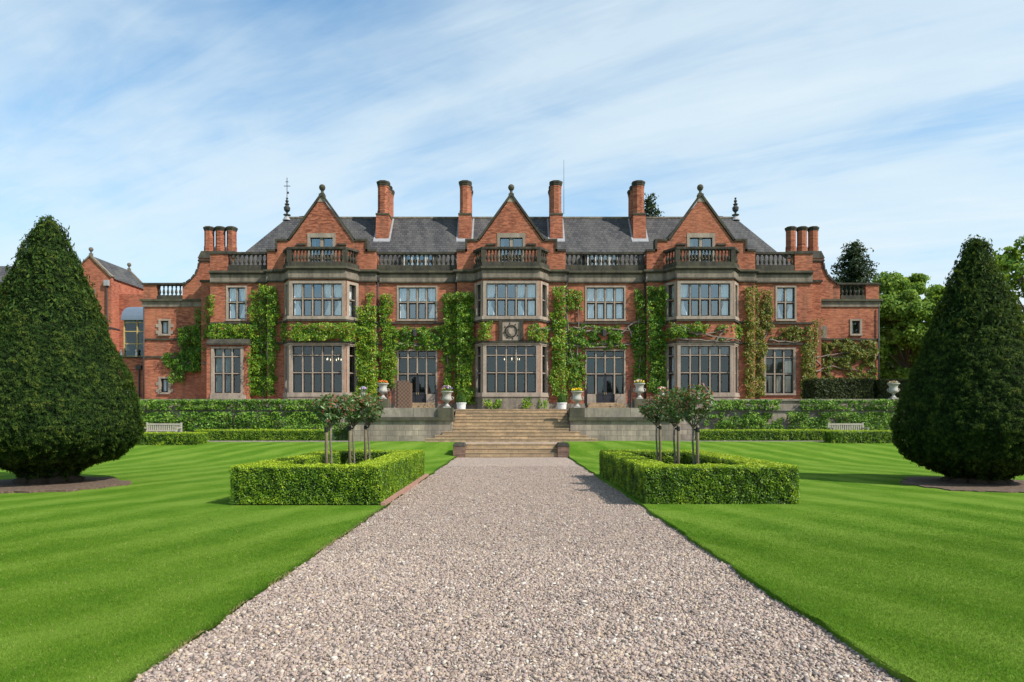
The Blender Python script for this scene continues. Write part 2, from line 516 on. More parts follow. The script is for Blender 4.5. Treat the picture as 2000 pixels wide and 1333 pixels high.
def build_world():
    t = world.node_tree; t.nodes.clear()
    k = N.__new__(N); k.t = t
    out = t.nodes.new('ShaderNodeOutputWorld')
    sky = k.n('TexSky', sky_type='NISHITA', sun_disc=False, sun_elevation=SUN_EL, sun_rotation=math.atan2(SUN_AZ.x, SUN_AZ.y))
    sky.altitude = 100; sky.air_density = 1.0; sky.dust_density = .6; sky.ozone_density = 1.6
    g = k.n('TexCoord').outputs['Generated']
    s = k.n('SeparateXYZ', i_0=g)
    z = k.math('ADD', k.math('MAXIMUM', s.outputs[2], 0.0), .12)
    px, py = k.math('DIVIDE', s.outputs[0], z), k.math('DIVIDE', s.outputs[1], z)
    pv = k.n('CombineXYZ', i_0=px, i_1=py).outputs[0]
    u = k.math('ADD', k.math('MULTIPLY', px, -.882), k.math('MULTIPLY', py, .471))     # along the wind
    v = k.math('ADD', k.math('MULTIPLY', px, .471), k.math('MULTIPLY', py, .882))      # across it
    def layer(su, sv, ofs, scale, det, rough, dist):
        vec = k.n('CombineXYZ', i_0=k.math('MULTIPLY', u, su), i_1=k.math('MULTIPLY', v, sv), i_2=ofs).outputs[0]
        return k.noise(vec, scale, det, rough, dist)
    n1 = layer(.55, 1.7, 3.1, 1.0, 9, .58, .7)
    n2 = layer(.8, 1.0, 7.7, .85, 5, .5, .5)
    n3 = layer(.55, 4.4, 1.3, 1.7, 7, .6, 1.1)
    n4 = layer(1.3, 2.4, 5.1, 1.9, 8, .6, .9)
    d = k.math('ADD', k.math('MULTIPLY', n1, .40), k.math('ADD', k.math('MULTIPLY', n2, .60), k.math('ADD', k.math('MULTIPLY', n3, .17), k.math('MULTIPLY', n4, .16))))
    el = k.math('MINIMUM', k.math('MAXIMUM', s.outputs[2], 0.0), 1.0)
    d = k.math('ADD', d, k.math('MULTIPLY', k.math('POWER', k.math('SUBTRACT', 1.0, el), 3.0), .16))
    d = k.math('ADD', d, k.math('MULTIPLY', k.math('MAXIMUM', k.math('MINIMUM', s.outputs[0], .6), -.6), .10))
    fac = k.ramp(d, [(.47, .08), (.60, .38), (.73, .76), (.90, .98)])
    base = k.mix(1.0, sky.outputs[0], (.72, 1.42, 1.62), 'MULTIPLY')
    cl = k.mix(fac, base, (5.9, 6.85, 7.35))
    bg = k.n('Background', i_Color=cl, i_Strength=.1)
    k.link(bg.outputs[0], out.inputs[0])


build_world()
sun = bpy.data.lights.new('sun', 'SUN'); sun.energy = 4.8; sun.angle = math.radians(.55); sun.color = (1, .95, .87)
so = bpy.data.objects.new('sun', sun); col.objects.link(so)
ce = math.cos(SUN_EL)
so.rotation_euler = Vector((-SUN_AZ.x * ce, -SUN_AZ.y * ce, -math.sin(SUN_EL))).to_track_quat('-Z', 'Y').to_euler()
so.location = (30, -20, 40)

cam = bpy.data.cameras.new('camera'); co = bpy.data.objects.new('camera', cam); col.objects.link(co)
co.location = (0, 0, EYE); co.rotation_euler = (PI / 2, 0, 0)
cam.sensor_width = 36; cam.lens = 36 * F / 2000; cam.shift_y = (HY - 666.5) / 2000; cam.shift_x = (1000 - CX) / 2000
cam.clip_end = 3000
sc.camera = co
sc.view_settings.view_transform = 'Standard'; sc.view_settings.look = 'None'
sc.view_settings.exposure = 0.42; sc.view_settings.gamma = 1
sc.cycles.max_bounces = 8; sc.cycles.transparent_max_bounces = 12
sc.cycles.use_denoising = True

# ------------------------------------------------------------------ ground
PW = 2.37; PE = {-1: 2.37, 1: 2.46}                                      # half width of the gravel path


def sstep(a, b, x):
    t = np.clip((np.asarray(x, float) - a) / (b - a), 0, 1); return t * t * (3 - 2 * t)


def lawn_z(x, y):
    zi = .55 * sstep(28.6, 32.2, y); zo = .55 * sstep(23.5, 32.0, y)
    b = sstep(2.4, 6.5, np.abs(x))
    return zi * (1 - b) + zo * b + np.where(np.asarray(x) < 0, .006, .028)


MB().box(-900, 900, -500, 33.5, -1.0, -.06).build('ground', M['soil'])
tag(bpy.data.objects['ground'], kind='structure')
MB().box(-900, 900, 36.0, 2500, 1.2, 2.08).build('upper_ground', M['lawn'])
tag(bpy.data.objects['upper_ground'], kind='structure')
MB().box(-34, 34, 35.6, 58, 1.9, 2.12).build('terrace', M['gravel'])
tag(bpy.data.objects['terrace'], kind='structure')


def lawn_sheet(sgn):
    xs = np.concatenate([np.linspace(PW, 7, 40), np.linspace(7.3, 32, 60), [60, 200, 800]])
    ys = np.concatenate([[-400, -100, -30], np.linspace(-8, 22, 110), np.linspace(22.2, 33.3, 60)])
    X, Y = np.meshgrid(xs, ys)
    X = X.copy(); Z = lawn_z(X * sgn, Y)
    e = np.stack([np.zeros_like(ys), ys * 3.1, np.zeros_like(ys)], 1)
    X[:, 0] += PE[sgn] - PW
    X[:, 0] += (vnoise(e, 3 + sgn) - .5) * .06 + (vnoise(e * (1, .25, 1), 5 + sgn) - .5) * .06
    v = np.stack([X * sgn, Y, Z], -1).reshape(-1, 3)
    nx, ny = len(xs), len(ys)
    i, j = np.meshgrid(np.arange(nx - 1), np.arange(ny - 1))
    a = (j * nx + i).ravel()
    f = np.stack([a, a + 1, a + nx + 1, a + nx], 1)
    if sgn < 0: f = f[:, ::-1]
    sk = v[::nx].copy(); sk[:, 2] -= .2
    base = len(v); v = np.concatenate([v, sk])
    jj = np.arange(ny - 1)
    g = np.stack([jj * nx, (jj + 1) * nx, base + jj + 1, base + jj], 1)
    f = np.concatenate([f, g])
    o = np_mesh('lawn', v, f, M['lawn'], smooth=True)
    return tag(o, kind='structure')


lawn_sheet(-1); lawn_sheet(1)


def path_sheet():
    xs = np.linspace(-2.7, 2.7, 40); ys = np.concatenate([np.linspace(-14, 3.6, 20), np.linspace(3.7, 29.42, 190)])
    X, Y = np.meshgrid(xs, ys)
    p = np.stack([X, Y, 0 * X], -1).reshape(-1, 3)
    p[:, 2] = (vnoise(p * 1.7, 2) - .5) * .025 + (vnoise(p * 7, 4) - .5) * .012 - .02
    nx = len(xs); i, j = np.meshgrid(np.arange(nx - 1), np.arange(len(ys) - 1)); a = (j * nx + i).ravel()
    o = np_mesh('gravel_path', p, np.stack([a, a + 1, a + nx + 1, a + nx], 1), M['gravel'], smooth=True)
    tag(o, kind='structure')
    MB().box(-2.33, 2.33, 30.0, 32.6, .3, .548).build('gravel_landing', M['gravel'])
    tag(bpy.data.objects['gravel_landing'], kind='structure')


path_sheet()


def pebbles():
    t = (1 + 5 ** .5) / 2
    ico = unit(np.array([(-1, t, 0), (1, t, 0), (-1, -t, 0), (1, -t, 0), (0, -1, t), (0, 1, t), (0, -1, -t), (0, 1, -t), (t, 0, -1), (t, 0, 1), (-t, 0, -1), (-t, 0, 1)], float))
    icof = np.array([(0, 11, 5), (0, 5, 1), (0, 1, 7), (0, 7, 10), (0, 10, 11), (1, 5, 9), (5, 11, 4), (11, 10, 2), (10, 7, 6), (7, 1, 8), (3, 9, 4), (3, 4, 2), (3, 2, 6), (3, 6, 8), (3, 8, 9), (4, 9, 5), (2, 4, 11), (6, 2, 10), (8, 6, 7), (9, 8, 1)])
    octv = np.array([(1, 0, 0), (-1, 0, 0), (0, 1, 0), (0, -1, 0), (0, 0, 1), (0, 0, -1)], float)
    octf = np.array([(0, 2, 4), (2, 1, 4), (1, 3, 4), (3, 0, 4), (2, 0, 5), (1, 2, 5), (3, 1, 5), (0, 3, 5)])
    V, Fc, T = [], [], []; base = 0
    for y0, y1, dens, bv, bf in ((3.7, 8.6, 4400, ico, icof), (8.6, 16.5, 2100, octv, octf), (16.5, 24, 900, octv, octf)):
        n = int(2 * PW * (y1 - y0) * dens)
        c = np.stack([rng.uniform(-PE[-1] - .02, PE[1] + .02, n), rng.uniform(y0, y1, n), np.zeros(n)], 1)
        c[:, 2] = (vnoise(c * 1.7, 2) - .5) * .025 + (vnoise(c * 7, 4) - .5) * .012 - .02 + rng.uniform(-.002, .007, n)
        r = np.clip(rng.lognormal(math.log(.0088), .42, n), .004, .026)
        sc3 = np.stack([r * rng.uniform(.9, 1.5, n), r * rng.uniform(.7, 1.1, n), r * rng.uniform(.5, .85, n)], 1)
        a = rng.uniform(0, 2 * PI, n); tl = rng.normal(0, .45, n)
        p = bv[None] * sc3[:, None] * (1 + rng.normal(0, .09, (n, len(bv), 1)))
        x, z = p[..., 0] * np.cos(tl)[:, None] - p[..., 2] * np.sin(tl)[:, None], p[..., 0] * np.sin(tl)[:, None] + p[..., 2] * np.cos(tl)[:, None]
        q = np.stack([x * np.cos(a)[:, None] - p[..., 1] * np.sin(a)[:, None], x * np.sin(a)[:, None] + p[..., 1] * np.cos(a)[:, None], z], -1) + c[:, None]
        V.append(q.reshape(-1, 3)); Fc.append((bf[None] + (np.arange(n) * len(bv))[:, None, None] + base).reshape(-1, 3))
        T.append(np.repeat(rng.uniform(0, 1, n), len(bv))); base += n * len(bv)
    o = np_mesh('loose_pebbles', np.concatenate(V), np.concatenate(Fc), M['pebble'], tint=np.concatenate(T), smooth=True)
    tag(o, 'loose pinkish grey pebbles covering the near gravel path', 'gravel', kind='stuff')


pebbles()


def grass():
    V, T = [], []
    for y0, y1, dens in ((3.6, 6.5, 15000), (6.5, 9.5, 9000), (9.5, 13, 4500)):
        for s in (-1, 1):
            n = int(((.78 * y1) - PW) * (y1 - y0) * dens)
            c = np.stack([rng.uniform(PE[s] - .03, .78 * y1, n), rng.uniform(y0, y1, n), np.zeros(n)], 1)
            c = c[(c[:, 0] < .78 * c[:, 1] + .2) & (rng.uniform(0, 1, n) < np.clip((13 - c[:, 1]) / 4.5, 0, 1))]
            e = c * (0, 3.1, 0)
            edge = PE[s] + (vnoise(e, 3 + s) - .5) * .06 + (vnoise(e * (1, .25, 1), 5 + s) - .5) * .06
            ok = (c[:, 0] > edge - .015) & ~((c[:, 0] > 2.4) & (c[:, 0] < 5.4) & (c[:, 1] > 13) & (c[:, 1] < 19.6)) & ((c[:, 0] - 11.75) ** 2 + (c[:, 1] - 16.7) ** 2 > 1.95 ** 2)
            c = c[ok]
            n = len(c); ed = (c[:, 0] < PE[s] + .045)
            c[:, 2] = lawn_z(c[:, 0] * s, c[:, 1]) - .004
            c[:, 0] *= s
            h = rng.uniform(.008, .022, n); w = rng.uniform(.0018, .0034, n) * (1 + .35 * (y0 > 6) + .5 * (y0 > 9))
            a = rng.uniform(0, 2 * PI, n); ln = rng.normal(0, .55, (n, 2)) * h[:, None]
            ln[ed, 0] -= s * .01
            dry = ed & (vnoise(c * (0, 2.0, 0), 8) > (.47 if s < 0 else 2)) & (c[:, 0] < PE[s] + .03 * rng.uniform(0, 1, n)) & (rng.uniform(0, 1, n) < .6)
            h[dry] *= 1.15
            d = np.stack([np.cos(a) * w, np.sin(a) * w, 0 * a], 1)
            tip = c + np.concatenate([ln, h[:, None]], 1)
            V.append(np.stack([c - d, c + d, tip], 1).reshape(-1, 3))
            tt = rng.uniform(0, .93, n); tt[rng.uniform(0, 1, n) < .012] = 1
            tt[dry] = 1
            T.append(np.repeat(tt, 3))
    V = np.concatenate(V)
    o = np_mesh('grass_blades', V, np.arange(len(V)).reshape(-1, 3), M['blade'], tint=np.concatenate(T))
    tag(o, 'short mown green grass blades on the near lawn', 'grass', kind='stuff')


grass()

# ------------------------------------------------------------------ the house
H = empty('country_house', 'long red brick country house with three pointed gables, stone bay windows and dark slate roof', 'house', (0, 50, 2.12))
RIGHT = [(2.0, 48.5), (2.68, 49.6), (3.94, 49.6), (3.94, 50.0), (9.85, 50.0), (9.85, 49.6), (11.11, 49.6), (11.79, 48.5), (15.79, 48.5), (16.47, 49.6), (17.73, 49.6), (17.73, 50.0), (22.05, 50.0)]
PLAN = [(-x, y) for x, y in reversed(RIGHT)] + RIGHT
BAYS = (-13.79, 0.0, 13.79)
Z0, ZC = 2.12, 12.2


def wall_face(mb, T, u0, u1, z0, z1, holes, depth=.3):
    us = sorted({u0, u1, *[h[0] for h in holes], *[h[1] for h in holes]})
    zs = sorted({z0, z1, *[h[2] for h in holes], *[h[3] for h in holes]})
    for a, b in zip(us, us[1:]):
        for c, d in zip(zs, zs[1:]):
            mu, mz = (a + b) / 2, (c + d) / 2
            if any(h[0] < mu < h[1] and h[2] < mz < h[3] for h in holes): continue
            mb.add([T(a, 0, c), T(b, 0, c), T(b, 0, d), T(a, 0, d)], [(0, 1, 2, 3)])
    for a, b, c, d in holes:
        mb.add([T(a, 0, c), T(b, 0, c), T(b, 0, d), T(a, 0, d), T(a, -depth, c), T(b, -depth, c), T(b, -depth, d), T(a, -depth, d)],
               [(0, 4, 5, 1), (1, 5, 6, 2), (2, 6, 7, 3), (3, 7, 4, 0)])


def curtain_mb(T, a, b, z0, z1, w=-.36, gather=None):
    mb = MB(); n = max(8, int((b - a) / .04)); ph = random.uniform(0, 6)
    rows = 8; vs = []
    for j in range(rows + 1):
        t = j / rows; z = z0 + (z1 - z0) * t
        for i in range(n + 1):
            u = a + (b - a) * i / n
            if gather == 'L': u = a + (u - a) * (1 - .5 * math.exp(-((t - .42) / .22) ** 2))
            if gather == 'R': u = b - (b - u) * (1 - .5 * math.exp(-((t - .42) / .22) ** 2))
            vs.append(T(u, w + .035 * math.sin(u * 38 + ph) + .012 * math.sin(u * 91), z))
    fs = [(j * (n + 1) + i, j * (n + 1) + i + 1, (j + 1) * (n + 1) + i + 1, (j + 1) * (n + 1) + i) for j in range(rows) for i in range(n)]
    return mb.add(vs, fs)


def window_parts(T, u0, u1, z0, z1, n, trans, stone, glass, sash, mull=.1, sill=True, proud=.04, frame_w=.13, skip=None, head=.13):
    """adds stone, glass and dark sash shapes of one mullioned face to three builders"""
    stone.box(u0 - frame_w, u0, -.28, proud, z0, z1, T)
    stone.box(u1, u1 + frame_w, -.28, proud, z0, z1, T)
    stone.box(u0 - frame_w, u1 + frame_w, -.28, proud + .003, z1, z1 + head, T)
    if sill: stone.box(u0 - frame_w, u1 + frame_w, -.28, proud + .07, z0 - .14, z0, T)
    lw = (u1 - u0) / n
    levels = [z0] + sorted(trans) + [z1]
    for i in range(1, n):
        zb = z0
        if skip and i in skip[0]: zb = skip[1]
        um = u0 + lw * i
        stone.box(um - mull / 2, um + mull / 2, -.24, -.06, zb, z1, T)
    for tz in trans:
        for i in range(n):
            stone.box(u0 + lw * i + (mull / 2 if i else 0), u0 + lw * (i + 1) - (mull / 2 if i < n - 1 else 0), -.23, -.075, tz - .035, tz + .035, T)
    for i in range(n):
        a = u0 + lw * i + (mull / 2 if i else 0); b = u0 + lw * (i + 1) - (mull / 2 if i < n - 1 else 0)
        for j in range(len(levels) - 1):
            c = levels[j] + (.045 if j else 0); d = levels[j + 1] - (.045 if j < len(levels) - 2 else 0)
            if skip and skip[2](i, j): continue
            t1, t2 = random.gauss(0, .004), random.gauss(0, .004)
            glass.add([T(a, -.17 - t1, c), T(b, -.17 + t1, c), T(b, -.17 + t1 + t2, d), T(a, -.17 - t1 + t2, d)], [(0, 1, 2, 3)])
            fw = .085 if (j == 0) else .04
            sash.box(a, a + fw, -.2, -.13, c, d, T); sash.box(b - fw, b, -.2, -.13, c, d, T)
            sash.box(a + fw, b - fw, -.2, -.132, c, c + fw, T); sash.box(a + fw, b - fw, -.2, -.132, d - fw, d, T)


def room_mb(T, u0, u1, z0, z1, w0=-.29, w1=-2.2, side=.5):
    a, b = u0 - side, u1 + side
    return MB().add([T(a, w0, z0), T(b, w0, z0), T(b, w0, z1), T(a, w0, z1), T(a, w1, z0), T(b, w1, z0), T(b, w1, z1), T(a, w1, z1)],
                    [(4, 5, 6, 7), (0, 1, 5, 4), (3, 7, 6, 2), (0, 4, 7, 3), (1, 2, 6, 5)])


def single_window(T, u0, u1, z0, z1, n, trans, curtains=(), name='window', glassmat='glass', roommat='room', stonemat='stone', skip=None, label=None, **kw):
    s, g, d = MB(), MB(), MB()
    window_parts(T, u0, u1, z0, z1, n, trans, s, g, d, skip=skip, **kw)
    o = s.build(name, M[stonemat], H)
    g.build('glazing', M[glassmat], o); d.build('casement', M['sash'], o)
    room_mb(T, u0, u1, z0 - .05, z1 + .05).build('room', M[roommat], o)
    for c in curtains:
        curtain_mb(T, *c[:4], gather=c[4] if len(c) > 4 else None, w=c[6] if len(c) > 6 else -.36).build('curtain', M[c[5] if len(c) > 5 else 'curtain'], o)
    if label: o['label'] = label
    return o


# --- walls face by face, with their openings
wall = MB()
GF = (3.5, 6.82, [4.92, 6.16])                 # sill, head, transoms of the ground floor
FF = (8.93, 11.25, [10.18])
segs = list(zip(PLAN, PLAN[1:]))
for p0, p1 in segs:
    T = frame(p0, p1); L = T.length; mx = (p0[0] + p1[0]) / 2
    holes = []
    if abs(p0[1] - 48.5) < .01 and abs(p1[1] - 48.5) < .01:        # bay front
        holes = [(.14, L - .14, GF[0], GF[1]), (.14, L - .14, FF[0], FF[1])]
    elif abs(p0[1] - p1[1]) > .5:                                   # canted side
        holes = [(.3, L - .22, GF[0], GF[1]), (.3, L - .22, FF[0], FF[1])]
    elif abs(abs(mx) - 6.895) < .1:                                 # recess
        c = L / 2
        holes = [(c - 1.47, c + 1.47, FF[0], FF[1]), (c - 1.5, c + 1.5, 2.8, 6.6)]
    elif abs(mx) > 19:
        c = 20.12 if mx > 0 else -20.12
        cg = 19.66 if mx > 0 else -20.55
        holes = [(c - .7 - p0[0], c + .7 - p0[0], FF[0], FF[1]), (cg - 1.04 - p0[0], cg + 1.04 - p0[0], 3.5, 6.75)]
    wall_face(wall, T, 0, L, Z0, ZC, holes)
# flanks and rear of the main block
wall.add([(22.05, 50, Z0), (22.05, 63, Z0), (22.05, 63, ZC), (22.05, 50, ZC), (-22.05, 63, Z0), (-22.05, 50, Z0), (-22.05, 50, ZC), (-22.05, 63, ZC)],
         [(0, 1, 2, 3), (4, 5, 6, 7), (1, 4, 7, 2)])
wall.build('wall', M['brick'], H)
# floor slab over the rooms, under the roof
MB().add([(-22, 50.1, 12.3), (22, 50.1, 12.3), (22, 62.9, 12.3), (-22, 62.9, 12.3)], [(0, 1, 2, 3)]).build('attic_floor', M['room'], H)
for bx in BAYS:
    MB().prism_z([(bx - 2.66, 50.1), (bx - 2.66, 49.6), (bx - 2, 48.52), (bx + 2, 48.52), (bx + 2.66, 49.6), (bx + 2.66, 50.1)], 12.22, 12.4).build('balcony_floor', M['lead'], H)

# --- mouldings that run along the whole front
MB().strip(PLAN, -.1, .24, 12.30, 12.45).build('cornice', M['mossy'], H)
MB().strip(PLAN, -.1, .15, 12.2, 12.297).build('bed_mould', M['dark'], H)
MB().strip(PLAN, -.1, .06, 11.66, 12.197).build('frieze', M['frieze'], H)
MB().strip(PLAN, -.1, .13, 11.56, 11.657).build('string_course', M['dark'], H)
MB().strip(PLAN, -.1, .12, 8.57, 8.70).build('string_course', M['dark'], H)
MB().strip(PLAN, -.1, .15, 7.04, 7.17).build('string_course', M['dark'], H)
for i0, i1 in ((0, 1),):
    pass
MB().strip(PLAN, -.1, .09, Z0, 2.75).build('plinth', M['frieze'], H)

# --- bays
def bay(bx, idx):
    A, B, C_, D = (bx - 2.68, 49.6), (bx - 2.0, 48.5), (bx + 2.0, 48.5), (bx + 2.68, 49.6)
    poly = [A, B, C_, D]
    MB().strip(poly, -.05, .08, 2.76, 3.2).build('bay_plinth', M['stone' if idx != 1 else 'frieze'], H)
    for lvl, (z0, z1, tr) in enumerate((GF, FF)):
        s = MB(); o = None
        gs, ss = [], []
        for q, (p0, p1) in enumerate(zip(poly, poly[1:])):
            T = frame(p0, p1); L = T.length; g, d = MB(), MB()
            if q == 1: window_parts(T, .24, L - .24, z0, z1, 5, tr, s, g, d, mull=.085, frame_w=.235, proud=.05, sill=False, head=.2)
            else: window_parts(T, .36, L - .28, z0, z1, 1, tr, s, g, d, frame_w=.26, proud=.045, sill=False, head=.197)
            gs.append(g); ss.append(d)
        s.strip(poly, -.28, .14, z0 - .3 if lvl == 0 else 8.705, z0)
        if lvl == 0: s.strip(poly, -.2, .09, z1 + .1, 7.035)
        o = s.build('bay_window', M['stone'], H)
        for g, d in zip(gs, ss):
            g.build('glazing', M['glass' if lvl == 0 else 'glass_up'], o); d.build('casement', M['sash'], o)
        r = MB(); yb = 52.2
        pl = [(bx - 2.6, 49.65), (bx - 1.97, 48.56), (bx + 1.97, 48.56), (bx + 2.6, 49.65), (bx + 2.6, yb), (bx - 2.6, yb)]
        n = 6
        vs = [(x, y, z0 - .06) for x, y in pl] + [(x, y, z1 + .06) for x, y in pl]
        r.add(vs, [(0, 1, 2, 3, 4, 5), (11, 10, 9, 8, 7, 6), (3, 4, 10, 9), (4, 5, 11, 10), (5, 0, 6, 11)])
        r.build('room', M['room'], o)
        T = frame(B, C_)
        if lvl == 1:
            spans = {0: [(.24, .9, 'L'), (3.05, 3.75, 'R'), (2.4, 3.05, 'R')], 1: [(.24, .86, 'L'), (2.4, 3.0, 'L'), (3.1, 3.76, None)], 2: [(.24, .85, 'L'), (3.1, 3.76, 'R')]}[idx]
            for a, b, gth in spans: curtain_mb(T, a, b, z0, z1, -.4, gth).build('curtain', M['curtain'], o)
            for p0, p1 in ((A, B), (C_, D)):
                T2 = frame(p0, p1); curtain_mb(T2, .36, T2.length - .28, z0, z1, -.4).build('curtain', M['curtain'], o)
        else:
            if idx == 2:
                for i in range(5): curtain_mb(T, .26 + i * .71, .9 + i * .71, 6.2, z1, -.33).build('blind', M['blind'], o)
            T2 = frame(C_, D) if idx < 2 else frame(A, B)
            curtain_mb(T2, .4, .7, z0, z1, -.4).build('curtain', M['drape' if idx < 2 else 'curtain'], o)


for i, bx in enumerate(BAYS): bay(bx, i)

# --- recess windows, entrances
for sgn in (-1, 1):
    p0, p1 = ((-9.85, 50), (-3.94, 50)) if sgn < 0 else ((3.94, 50), (9.85, 50))
    T = frame(p0, p1); c = T.length / 2
    q = 1.36
    cur = [(c - q + .03 + i * .68, c - q + .65 + i * .68, FF[0], FF[1]) for i in range(4)]
    if sgn < 0: cur = [(c - q, c - q + .64, FF[0], FF[1], 'L'), (c + q - .6, c + q, FF[0], FF[1], 'R'), (c - .7, c + .1, FF[0] + 1.3, FF[1]), (c + .1, c + .7, FF[0] + 1.3, FF[1])]
    single_window(T, c - q, c + q, FF[0], FF[1], 4, FF[2], cur, glassmat='glass_up')
    # entrance screen with a pair of dark doors under the middle two lights
    o = single_window(T, c - q, c + q, 3.45, 6.6, 4, [4.93, 6.12], name='entrance_screen', sill=False,
                      skip=((2,), 4.98, lambda i, j: j == 0 and i in (1, 2)))
    MB().box(c - q - .13, c - .68, -.28, .05, 2.72, 3.45, T).box(c + .68, c + q + .13, -.28, .05, 2.72, 3.45, T).build('stone_apron', M['stone'], o)
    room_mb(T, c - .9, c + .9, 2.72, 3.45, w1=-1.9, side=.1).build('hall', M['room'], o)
    for k in (-1, 1):
        a, b = (c - .64, c - .005) if k < 0 else (c + .005, c + .64)
        d = MB()
        for x0, x1, z0, z1 in ((a, a + .11, 2.82, 4.86), (b - .11, b, 2.82, 4.86), (a + .11, b - .11, 2.82, 2.95), (a + .11, b - .11, 4.72, 4.86), (a + .11, b - .11, 3.4, 3.56)):
            d.box(x0, x1, -.22, -.14, z0, z1, T)
        d.box(a + .11, b - .11, -.2, -.165, 2.95, 3.4, T)
        dr = d.build('door', M['door'], H)
        MB().add([T(a + .11, -.18, 3.56), T(b - .11, -.18, 3.56), T(b - .11, -.18, 4.72), T(a + .11, -.18, 4.72)], [(0, 1, 2, 3)]).build('door_glass', M['glass'], dr)
        hx = b - .06 if k < 0 else a + .06
        MB().box(hx - .015, hx + .015, -.14, -.09, 3.42, 3.56, T).build('handle', M['gold'], dr)
    # wall lantern above the entrance
    lx = T(c - .15, .3, 0)
    lm = MB().lathe(lx[0], lx[1], [(.03, 7.62), (.13, 7.66), (.17, 8.02), (.2, 8.05), (.04, 8.22), (.02, 8.3)], 6)
    lm.box(lx[0] - .02, lx[0] + .02, lx[1], 50.02, 8.22, 8.26)
    lm.build('wall_lantern', M['pipe'], H)

# --- end windows
for sgn in (-1, 1):
    p0, p1 = ((-22.05, 50), (-17.73, 50)) if sgn < 0 else ((17.73, 50), (22.05, 50))
    T = frame(p0, p1); c = sgn * 20.12 - p0[0]
    single_window(T, c - .64, c + .64, FF[0], FF[1], 2, FF[2], [(c - .64, c - .1, FF[0], FF[1], 'L'), (c + .1, c + .64, FF[0], FF[1], 'R')], glassmat='glass_up')
T = frame((17.73, 50), (22.05, 50)); c = 19.66 - 17.73
single_window(T, c - 1.0, c + 1.0, 3.5, 6.72, 3, [4.92, 6.14], roommat='room_sunlit', label='ground floor window with pale interior', frame_w=.17,
              curtains=[(c + .34, c + .99, 3.5, 5.9, None, 'linen', -.25), (c - .3, c + .3, 3.5, 4.95, None, 'linen', -.27), (c - .7, c - .4, 3.5, 4.9, None, 'linen', -.3)])
# box bay at the left end, with a weathered stone hood
T = frame((-22.05, 49.4), (-19.0, 49.4)); cu = 1.5
single_window(T, cu - .97, cu + .97, 3.5, 6.72, 3, [4.92, 6.14], [(cu - .97, cu - .5, 3.5, 6.7, None, 'drape'), (cu - .3, cu + .05, 3.5, 6.7, None, 'drape')], frame_w=.2,
              label='ground floor window in a box bay under a stone hood')
bb = MB()
wall_face(bb, T, 0, 3.05, 2.76, 7.0, [(cu - 1.04, cu + 1.04, 3.4, 6.85)], .2)
bb.add([(-22.05, 49.4, 2.76), (-22.05, 50, 2.76), (-22.05, 50, 7), (-22.05, 49.4, 7), (-19, 49.4, 2.76), (-19, 50, 2.76), (-19, 50, 7), (-19, 49.4, 7)], [(0, 3, 2, 1), (4, 5, 6, 7)])
bb.build('box_bay', M['brick'], H)
MB().prism_x([(49.2, 6.98), (49.2, 7.1), (49.5, 7.42), (49.98, 7.5), (49.98, 6.98)], -22.0, -18.95).build('stone_hood', M['dark'], H)
MB().box(-21.75, -19.2, 49.25, 49.96, 2.76, 3.36).build('box_bay_plinth', M['stone'], H)

# --- crest panel on the middle bay
cr = MB(); yb = 48.46
cr.box(-.62, .62, yb - .03, 48.49, 7.2, 8.55)
panel = cr.build('crest_panel', M['stone'], H)
MB().box(-.86, -.625, yb - .12, 48.48, 7.18, 8.56).build('pilaster', M['dark'], panel)
MB().box(.625, .86, yb - .12, 48.48, 7.18, 8.56).build('pilaster', M['dark'], panel)
ring = MB(); cz = 7.86
pts = [(.40 * math.cos(a), yb - .06, cz + .40 * math.sin(a)) for a in np.linspace(0, 2 * PI, 25)]
ring.tube(pts, .055, 6).build('carved_ring', M['dark'], panel, smooth=True)
sh = MB().prism_y([(-.2, cz + .22), (-.2, cz - .02), (-.12, cz - .18), (0, cz - .27), (.12, cz - .18), (.2, cz - .02), (.2, cz + .22), (0, cz + .17)], yb - .11, yb - .03)
sh.build('carved_shield', M['stone'], panel)
for k in range(8):
    a = 2 * PI * k / 8 + .2
    MB().lathe(.53 * math.cos(a), yb - .03, [(.02, cz + .55 * math.sin(a) - .06), (.06, cz + .55 * math.sin(a)), (.02, cz + .55 * math.sin(a) + .06)], 6).build('carved_leaf', M['dark'], panel)

